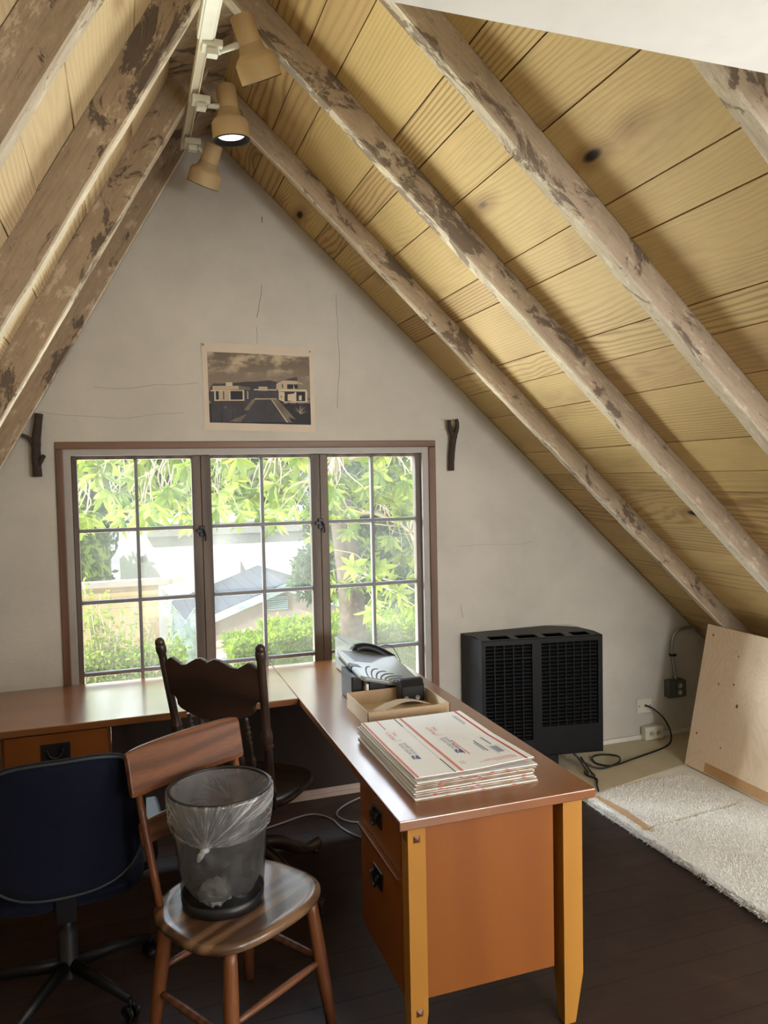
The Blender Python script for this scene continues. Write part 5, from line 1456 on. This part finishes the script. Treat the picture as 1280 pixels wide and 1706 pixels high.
def shingle_mat():
    t = NT('grey_shingles'); o = t.obj(); x, y, z = t.sep(o)
    row = t.math('FRACT', t.math('MULTIPLY', x, 4.2)); n1 = t.noise(t.map(o, (3, 12, 3)), 4, 3)
    c = t.mix(n1, (0.05, 0.062, 0.085), (0.15, 0.17, 0.20)); c = t.mix(t.smooth(row, 0.0, 0.15, 0.7, 0.0), c, (0.04, 0.05, 0.07))
    t.bsdf(c, 0.85); return t.m
M['shingle'] = shingle_mat()

def leaf(mb, p, d, nrm, L, W, fold=0.25, mi=0):
    """pointed leaf: base p, direction d, face normal nrm"""
    d = d.normalized(); s = d.cross(nrm)
    if s.length < 1e-4: s = Vector((1, 0, 0))
    s.normalize(); n_ = s.cross(d)
    dr = Vector((0, 0, -1)) * L * 0.12
    vs = [p, p + d * L * 0.35 + s * W * 0.5 + n_ * W * fold, p + d * L * 0.7 + s * W * 0.42 + n_ * W * fold + dr * 0.5, p + d * L + dr, p + d * L * 0.7 - s * W * 0.42 + n_ * W * fold + dr * 0.5, p + d * L * 0.35 - s * W * 0.5 + n_ * W * fold, p + d * L * 0.4, p + d * L * 0.72 + dr * 0.5]
    mb.add(vs, [(0, 1, 6), (1, 2, 7, 6), (2, 3, 7), (0, 6, 5), (6, 7, 4, 5), (7, 3, 4)], mi, True)

def rvec():
    while True:
        v = Vector((R.uniform(-1, 1), R.uniform(-1, 1), R.uniform(-1, 1)))
        if 0.05 < v.length < 1: return v.normalized()

def scatter(mb, n, box, L, W):
    x0, x1, y0, y1, z0, z1 = box
    for _ in range(n):
        p = Vector((R.uniform(x0, x1), R.uniform(y0, y1), R.uniform(z0, z1))); d = rvec(); l = L * R.uniform(0.7, 1.2)
        leaf(mb, p, d, rvec(), l, W * l / L)

t = MB(); t.bx(-30, 40, 0.30, 45, GZ - 0.3, GZ); struct(t.build('ground', M['paving']))

# magnolia
mag = thing('tree', 'large-leaved magnolia spreading close outside the window', 'tree', (2.55, 4.2, GZ))
mb = MB()
def br(pts, r0, r1): P_ = smooth_path(pts, 5); mb.tube(P_, [r0 + (r1 - r0) * i / (len(P_) - 1) for i in range(len(P_))], 10)
br([(2.55, 4.2, GZ), (2.62, 4.2, -1.5), (2.60, 4.2, 0.3), (2.50, 4.15, 1.2), (2.42, 4.1, 2.0), (2.55, 4.1, 3.4), (2.3, 4.8, 5.0)], 0.19, 0.07)
mb.build('trunk', M['trunk'], mag, world=True)
mb = MB()
tips = []
def twig(a, b, r=0.012):
    a, b = Vector(a), Vector(b); m_ = a.lerp(b, 0.5) + Vector((R.uniform(-.08, .08), R.uniform(-.08, .08), R.uniform(-.05, .10)))
    mb.tube(smooth_path([a, m_, b], 4), [r * (1 - 0.6 * i / 8) for i in range(9)], 6)
    tips.append((b, (b - m_).normalized()))
root = [Vector((2.50, 4.15, 1.3)), Vector((2.45, 4.1, 1.9)), Vector((2.55, 4.1, 2.6)), Vector((2.60, 4.2, 0.5))]
limbs = []
for (tx, ty, tz) in ((0.0, 3.3, 2.15), (0.6, 3.0, 2.2), (1.1, 3.5, 2.1), (1.6, 3.2, 2.1), (2.1, 2.9, 2.0), (2.7, 3.0, 2.0), (3.2, 3.4, 1.9), (2.9, 3.1, 1.2), (2.5, 3.2, 0.75), (1.2, 4.4, 2.5), (0.2, 4.2, 2.4)):
    s = min(root, key=lambda r_: (r_ - Vector((tx, ty, tz))).length); e = Vector((tx, ty, tz)); m_ = s.lerp(e, 0.5) + Vector((0, 0, 0.12))
    P_ = smooth_path([s, m_, e], 6); mb.tube(P_, [0.035 - 0.022 * i / (len(P_) - 1) for i in range(len(P_))], 8); limbs.append(P_)
def whorl_target():
    z = R.random()
    if z < 0.66: return Vector((R.uniform(-0.35, 3.1), R.uniform(2.3, 4.0), R.uniform(1.42, 2.02)))
    if z < 0.92: return Vector((R.uniform(2.10, 3.35), R.uniform(2.6, 4.0), R.uniform(0.45, 1.6)))
    return Vector((R.uniform(0.0, 2.2), R.uniform(2.6, 3.8), R.uniform(1.32, 1.7)))
allp = [p for P_ in limbs for p in P_]
for _ in range(270):
    g = whorl_target(); s = min(allp, key=lambda r_: (r_ - g).length)
    if (g - s).length > 0.75: s = g + (s - g).normalized() * R.uniform(0.3, 0.5)
    twig(s, g, 0.008)
mb.build('branches', M['twig'], mag, world=True)
mb = MB()
for p, d in tips:
    if p.x < 1.75 and p.z < 1.42 and p.y < 4 and R.random() < 0.5: continue
    a = d.cross(Vector((0.3, 0.2, 1))).normalized(); b_ = d.cross(a)
    k = R.randint(6, 9); o_ = R.uniform(0, 6)
    for i in range(k):
        an = o_ + 2 * PI * i / k; rd = a * math.cos(an) + b_ * math.sin(an)
        leaf(mb, p, rd + d * R.uniform(0.2, 0.9), d - rd * 0.4 + rvec() * 0.3, R.uniform(0.13, 0.20), R.uniform(0.048, 0.07))
for _ in range(300):       # the high crown that dapples the cottage
    c = Vector((R.uniform(0.2, 3.4), R.uniform(5.8, 8.6), R.uniform(3.4, 5.4)))
    for i in range(7): leaf(mb, c, rvec(), rvec(), 0.24, 0.09)
mb.build('crown', M['magnolia'], mag, world=True)

def hedge(name, label, n, box, L, W, mat, cat='hedge', core=True):
    x0, x1, y0, y1, z0, z1 = box
    t = thing(name, label, cat, ((x0 + x1) / 2, (y0 + y1) / 2, z0))
    mb = MB()
    for _ in range(n):
        f = R.random(); p = Vector((R.uniform(x0, x1), R.uniform(y0, y1), R.uniform(z0, z1)))
        if f < 0.42: p.z = z1 + 0.05 * mnoise.noise(p * 3) + R.uniform(-0.05, 0.05)
        elif f < 0.85: p.y = y0 + R.uniform(-0.03, 0.05); p.z = z1 - (z1 - z0) * R.random() ** 2.0
        d = rvec(); d.z = abs(d.z) * 1.3
        l = L * R.uniform(0.7, 1.2); leaf(mb, p, d, rvec(), l, W * l / L)
    mb.build('foliage', mat, t, world=True)
    if core:
        c = MB(); c.bx(x0 + 0.04, x1 - 0.04, y0 + 0.05, y1 - 0.05, z0, z1 - 0.03); c.build('twigs', M['core'], t, world=True)
    return t
hedge_dark = None
M['core'] = plain('hedge_inside', (0.16, 0.24, 0.04), 0.9)
hedge('hedge', 'clipped lime green hedge below the magnolia, seen behind the phones', 9000, (1.72, 4.3, 4.45, 5.5, GZ, -0.06), 0.085, 0.032, M['lime'])
hedge('hedge', 'lime green hedge sloping down in front of the cottage', 3000, (1.28, 1.70, 4.5, 5.3, GZ, -0.16), 0.08, 0.03, M['lime'])
# climbing shrub at the left
t = thing('shrub', 'loose lime green climbing shrub in front of the tan fence', 'shrub', (0.1, 4.0, GZ))
mb = MB(); lv = MB()
for k in range(46):
    x = R.uniform(-0.55, 0.62); top = R.uniform(0.15, 0.55) if x < 0.3 else R.uniform(-0.3, 0.15)
    if k % 9 == 0: top += 0.45
    pts = [(x + R.uniform(-.2, .2), 4.0 + R.uniform(-.15, .15), GZ)]
    for i in range(1, 5): q_ = i / 4; pts.append((x + 0.09 * math.sin(k + i) + 0.10 * (k % 5 - 2) * q_ * q_, 3.9 + R.uniform(-.1, .1), GZ + (top - GZ) * q_))
    P_ = smooth_path(pts, 8); mb.tube(P_, 0.005, 5)
    for p in P_:
        if p.z < -0.6: continue
        for _ in range(5): leaf(lv, p + Vector((R.uniform(-.06, .06), R.uniform(-.05, .05), R.uniform(-.05, .05))), rvec(), rvec(), R.uniform(0.035, 0.06), 0.026)
for _ in range(7000): leaf(lv, Vector((R.uniform(-0.6, 0.75), R.uniform(3.7, 4.2), 0.10 - 0.95 * R.random() ** 1.1 + 0.16 * mnoise.noise(Vector((R.random() * 9, 3, 1))))), rvec(), rvec(), R.uniform(0.04, 0.07), 0.028)
mb.build('stems', M['twig'], t, world=True); lv.build('foliage', M['vine'], t, world=True)

# fence with cap, post and lattice gate
f = thing('fence', 'tan board fence with grey cap rail and pale end post', 'fence', (0.0, 5.1, GZ))
mb = MB(); z = GZ
while z < 0.56: mb.bx(-2.6, 0.55, 5.05, 5.08, z, min(z + 0.19, 0.565)); z += 0.196
mb.build('boards', M['tan_fence'], f, world=True)
mb = MB(); mb.bx(-2.6, 0.86, 5.0, 5.13, 0.57, 0.635); mb.build('cap_rail', M['fence_cap'], f, world=True)
mb = MB(); mb.bx(0.552, 0.66, 5.02, 5.12, GZ, 0.5695); mb.build('post', plain('lilac_white_post', (0.70, 0.68, 0.72), 0.7), f, world=True)
g = thing('lattice_gate', 'pale green lattice gate beside the fence post', 'gate', (0.85, 5.3, GZ))
mb = MB()
for i in range(40):
    s = -2.2 + i * 0.07
    for sg in (-1, 1):
        pts = []
        for x in (0.70, 1.02):
            pts.append((x, 5.3 + 0.004 * sg, -0.75 + s * 0.5 + 0.9 + sg * (x - 0.86) * 1.4))
        if -2.0 < pts[0][2] < 0.30 and -2.0 < pts[1][2] < 0.30: mb.tube(pts, 0.008, 5)
mb.build('lattice', M['teal'], g, world=True)
mb = MB(); mb.bx(0.675, 0.705, 5.28, 5.32, GZ, 0.34); mb.bx(1.015, 1.045, 5.28, 5.32, GZ, 0.34); mb.bx(0.675, 1.045, 5.28, 5.32, 0.34, 0.37); mb.build('gate_frame', M['teal'], g, world=True)

# cottage with gable towards the window
c = thing('cottage', 'small pinkish cottage with dark shingle gable roof and pale teal bargeboards', 'house', (3.4, 13.7, GZ))
AX, AZ, Y0, Y1 = 3.40, -0.54, 12.0, 15.6; SLc = 0.36; LX, RX = 1.05, 5.30
mb = MB(); wl, wr = LX + 0.35, RX - 0.35
mb.prism([(wl, GZ), (wr, GZ), (wr, AZ - SLc * (wr - AX)), (AX, AZ - 0.02), (wl, AZ - SLc * (AX - wl))], xz(0), Y0 + 0.25, Y1 - 0.2); mb.build('walls', M['pink_wall'], c, world=True)
for s, ex_ in ((-1, LX), (1, RX)):
    mb = MB(); ze = AZ - SLc * abs(ex_ - AX)
    mb.hexa([(AX, Y0, AZ), (ex_, Y0, ze), (AX, Y1, AZ), (ex_, Y1, ze), (AX, Y0, AZ + 0.08), (ex_, Y0, ze + 0.08), (AX, Y1, AZ + 0.08), (ex_, Y1, ze + 0.08)]); mb.build('roof_slope', M['shingle'], c, world=True)
    mb = MB(); mb.hexa([(AX, Y0 - 0.05, AZ - 0.10), (ex_, Y0 - 0.05, ze - 0.10), (AX, Y0 - 0.002, AZ - 0.10), (ex_, Y0 - 0.002, ze - 0.10), (AX, Y0 - 0.05, AZ + 0.06), (ex_, Y0 - 0.05, ze + 0.06), (AX, Y0 - 0.002, AZ + 0.06), (ex_, Y0 - 0.002, ze + 0.06)]); mb.build('bargeboard', M['teal'], c, world=True)
mb = MB(); mb.bx(3.03, 3.48, Y0 + 0.20, Y0 + 0.249, -1.06, -0.76)
for i in range(7): mb.bx(3.04, 3.47, Y0 + 0.16, Y0 + 0.20, -1.05 + i * 0.042, -1.025 + i * 0.042)
mb.build('gable_vent', M['teal'], c, world=True)
mb = MB(); mb.bx(3.10, 3.55, Y0 + 0.20, Y0 + 0.249, -1.66, -1.54); mb.build('letter_flap', M['teal'], c, world=True)
mb = MB()
for z in (-1.5, -1.78, -2.06): mb.bx(wl, wr, Y0 + 0.235, Y0 + 0.25, z, z + 0.02)
mb.build('board_line', plain('board_joint', (0.5, 0.38, 0.32), 0.8), c, world=True)
mb = MB(); mb.bx(1.9, 3.1, Y0 + 0.22, Y0 + 0.249, GZ, -1.92); mb.build('garage_door', M['bricked'], c, world=True)

w = thing('house', 'big white house with plain bright walls and grey eaves behind the cottage', 'house', (5.0, 19, GZ))
mb = MB(); mb.bx(0.04, 5.2, 17.0, 22, GZ, 0.42); mb.build('walls', M['bricked'], w, world=True)
mb = MB(); mb.hexa([(0.75, 16.78, 0.30), (5.4, 16.78, 0.30), (0.3, 22, 0.5), (5.4, 22, 0.5), (0.75, 16.78, 0.62), (5.4, 16.78, 0.62), (0.3, 19, 0.95), (5.4, 19, 0.95)]); mb.build('eaves', M['grey_roof'], w, world=True)
mb = MB(); mb.bx(2.2, 3.0, 15.9, 16.9, GZ, -0.1); mb.build('chimney', M['bricked'], w, world=True)
mb = MB(); mb.sphere((0.62, 16.95, -0.28), 0.09, 12, 8); mb.build('wall_lamp', M['grey_roof'], w, world=True)

def bush(name, label, cat, n, c, r, L, W, mat, trunk=True):
    t = thing(name, label, cat, (c[0], c[1], GZ)); mb = MB(); C = Vector(c)
    for _ in range(n):
        d = rvec(); q_ = R.random() ** 0.35
        p = C + Vector((d.x * r[0], d.y * r[1], d.z * r[2])) * q_ * (1 + 0.15 * mnoise.noise(d * 3 + C))
        l = L * R.uniform(0.7, 1.2); leaf(mb, p, rvec(), rvec(), l, W * l / L)
    mb.build('foliage', mat, t, world=True)
    if trunk: m2 = MB(); m2.tube([(c[0], c[1], GZ), (c[0] + 0.05, c[1], GZ + (c[2] - GZ) * 0.5), (c[0], c[1], c[2])], [0.12, 0.09, 0.05], 8); m2.build('trunk', M['trunk'], t, world=True)
    return t
bush('shrub', 'dark spiky shrub standing between the cottage roof and the white house wall', 'shrub', 2200, (3.55, 9.4, 0.02), (0.55, 0.5, 0.55), 0.16, 0.05, M['dark_leaf'])
hedge('hedge', 'tall dark green hedge behind the tan fence', 9000, (-5.5, -0.1, 14.2, 15.6, GZ, 1.55), 0.20, 0.09, M['dark_leaf'])
bush('tree', 'dark green tree filling the gap beside the cottage', 'tree', 7500, (7.2, 9.9, -0.4), (2.2, 1.0, 2.6), 0.17, 0.08, M['dark_leaf'])
bush('tree', 'dark green tree rising behind the magnolia trunk', 'tree', 6500, (6.3, 15.0, 0.3), (1.9, 1.0, 2.4), 0.17, 0.08, M['dark_leaf'])
hedge('hedge', 'tall dark green hedge behind the cottage and the magnolia trunk', 9000, (5.55, 13.5, 17.0, 18.2, GZ, 1.7), 0.22, 0.10, M['dark_leaf'])
bush('tree', 'round green tree behind the ridge of the white house', 'tree', 6500, (2.6, 25, 1.5), (4.4, 1.6, 2.2), 0.36, 0.18, M['dark_leaf'])
bush('tree', 'round green tree behind the dark hedge beyond the magnolia', 'tree', 6500, (11.5, 24, 1.2), (4.4, 1.6, 3.0), 0.36, 0.18, M['dark_leaf'])
bush('tree', 'round green tree rising behind the dark hedge beyond the fence', 'tree', 5500, (-6.2, 25, 1.2), (4.2, 1.6, 3.0), 0.36, 0.18, M['dark_leaf'])

# ------------------------------------------------------------------ light
world = bpy.data.worlds.new('sky'); scene.world = world; world.use_nodes = True
nt = world.node_tree; bg = nt.nodes['Background']
tc = nt.nodes.new('ShaderNodeTexCoord'); sp_ = nt.nodes.new('ShaderNodeSeparateXYZ'); nt.links.new(tc.outputs['Generated'], sp_.inputs[0])
cr = nt.nodes.new('ShaderNodeValToRGB'); nt.links.new(sp_.outputs[2], cr.inputs[0])
cr.color_ramp.elements[0].color = (0.95, 0.97, 1.0, 1); cr.color_ramp.elements[1].color = (0.55, 0.72, 1.0, 1)
nt.links.new(cr.outputs[0], bg.inputs[0])
def mr(sock, a, b, lo, hi):
    n_ = nt.nodes.new('ShaderNodeMapRange'); n_.interpolation_type = 'SMOOTHSTEP'; nt.links.new(sock, n_.inputs[0])
    for i, v in enumerate((a, b, lo, hi)): n_.inputs[1 + i].default_value = v
    return n_.outputs[0]
def mm(op, a, b):
    n_ = nt.nodes.new('ShaderNodeMath'); n_.operation = op
    for i, v in enumerate((a, b)):
        if isinstance(v, bpy.types.NodeSocket): nt.links.new(v, n_.inputs[i])
        else: n_.inputs[i].default_value = v
    return n_.outputs[0]
# extra sky glow added out of view, brightening the desk reflection; blue sky elsewhere
sky_boost = mm('MULTIPLY', mm('MULTIPLY', mr(sp_.outputs[2], 0.06, 0.20, 0, 1), mr(sp_.outputs[2], 0.55, 0.80, 1, 0)), mr(sp_.outputs[1], 0.25, 0.7, 0, 1))
nt.links.new(mm('ADD', SKY, mm('MULTIPLY', sky_boost, SKY_BOOST)), bg.inputs[1])
def lamp(name, kind, loc, direction, energy, col=(1, 1, 1), **kw):
    l = bpy.data.lights.new(name, kind); l.energy = energy; l.color = col
    for k, v in kw.items(): setattr(l, k, v)
    o = bpy.data.objects.new(name, l); o.location = loc
    o.rotation_euler = Vector(direction).to_track_quat('-Z', 'Y').to_euler(); link(o); return o
lamp('sun', 'SUN', (0, -10, 20), (0.35, 0.55, -0.75), SUN, (1.0, 0.95, 0.86), angle=rad(0.6))
# added unseen area lamp, standing in for light bounced up from below the window
lamp('window_fill', 'AREA', (0.9, 2.4, -0.85), (0.0, -0.78, 0.62), BOUNCE, (1.0, 0.97, 0.82), shape='RECTANGLE', size=3.2, size_y=1.8)
lamp('rear_fill', 'AREA', ((RX0 + RX1) / 2, YB + 0.02, (RZ0 + RZ1) / 2), (0.0, 1, 0.0), REAR, (1.0, 0.97, 0.93), shape='RECTANGLE', size=0.98, size_y=1.33)  # added lamp, filling the gable wall from behind the camera
lamp('west_fill', 'AREA', (-6.0, 5.2, 4.0), (8.0, -5.7, -3.0), SIDE, (0.93, 0.97, 1.0), shape='RECTANGLE', size=3.0, size_y=2.4)  # unseen lamp added outside to brighten the plywood and carpet
lamp('dormer_daylight', 'AREA', (2.96, (DY0 + DY1) / 2, (DZ0 + DZ1) / 2), (-1, 0.0, 0.0), DORMER, (1.0, 0.97, 0.92), shape='RECTANGLE', size=1.36, size_y=1.3)
for nm, loc, d, sx_, sy_ in (('window_portal', (0.9, 0.17, 1.13), (0, -1, 0), 1.9, 1.54),):
    p = lamp(nm, 'AREA', loc, d, 1.0, shape='RECTANGLE', size=sx_, size_y=sy_); p.data.cycles.is_portal = True

# ------------------------------------------------------------------ camera
cam = bpy.data.cameras.new('camera'); co_ = bpy.data.objects.new('camera', cam); link(co_)
cam.sensor_fit = 'HORIZONTAL'; cam.sensor_width = 36.0; cam.lens = 36.0 * 1274.04 / 1280.0; cam.clip_start = 0.05; cam.clip_end = 200
yaw, pit, rol = CAMR
Rm = Matrix.Rotation(yaw, 3, 'Z') @ Matrix.Rotation(pit, 3, 'X') @ Matrix.Rotation(rol, 3, 'Y')
Rc = Matrix((Rm.col[0], Rm.col[2], -Rm.col[1])).transposed()
co_.matrix_world = Matrix.Translation(CAMP) @ Rc.to_4x4()
scene.camera = co_
vs_ = scene.view_settings
scene.display_settings.display_device = 'sRGB'
vs_.view_transform = 'Standard'; vs_.look = 'None'; vs_.gamma = 1.0; vs_.use_curve_mapping = False; vs_.exposure = EXPOSURE
cy = scene.cycles
cy.use_denoising = True
try: cy.denoiser = 'OPENIMAGEDENOISE'; cy.denoising_input_passes = 'RGB_ALBEDO_NORMAL'
except Exception: pass
cy.max_bounces = 10; cy.diffuse_bounces = 6; cy.glossy_bounces = 4; cy.transmission_bounces = 6; cy.transparent_max_bounces = 24
cy.sample_clamp_indirect = 6.0; cy.caustics_reflective = False; cy.caustics_refractive = False
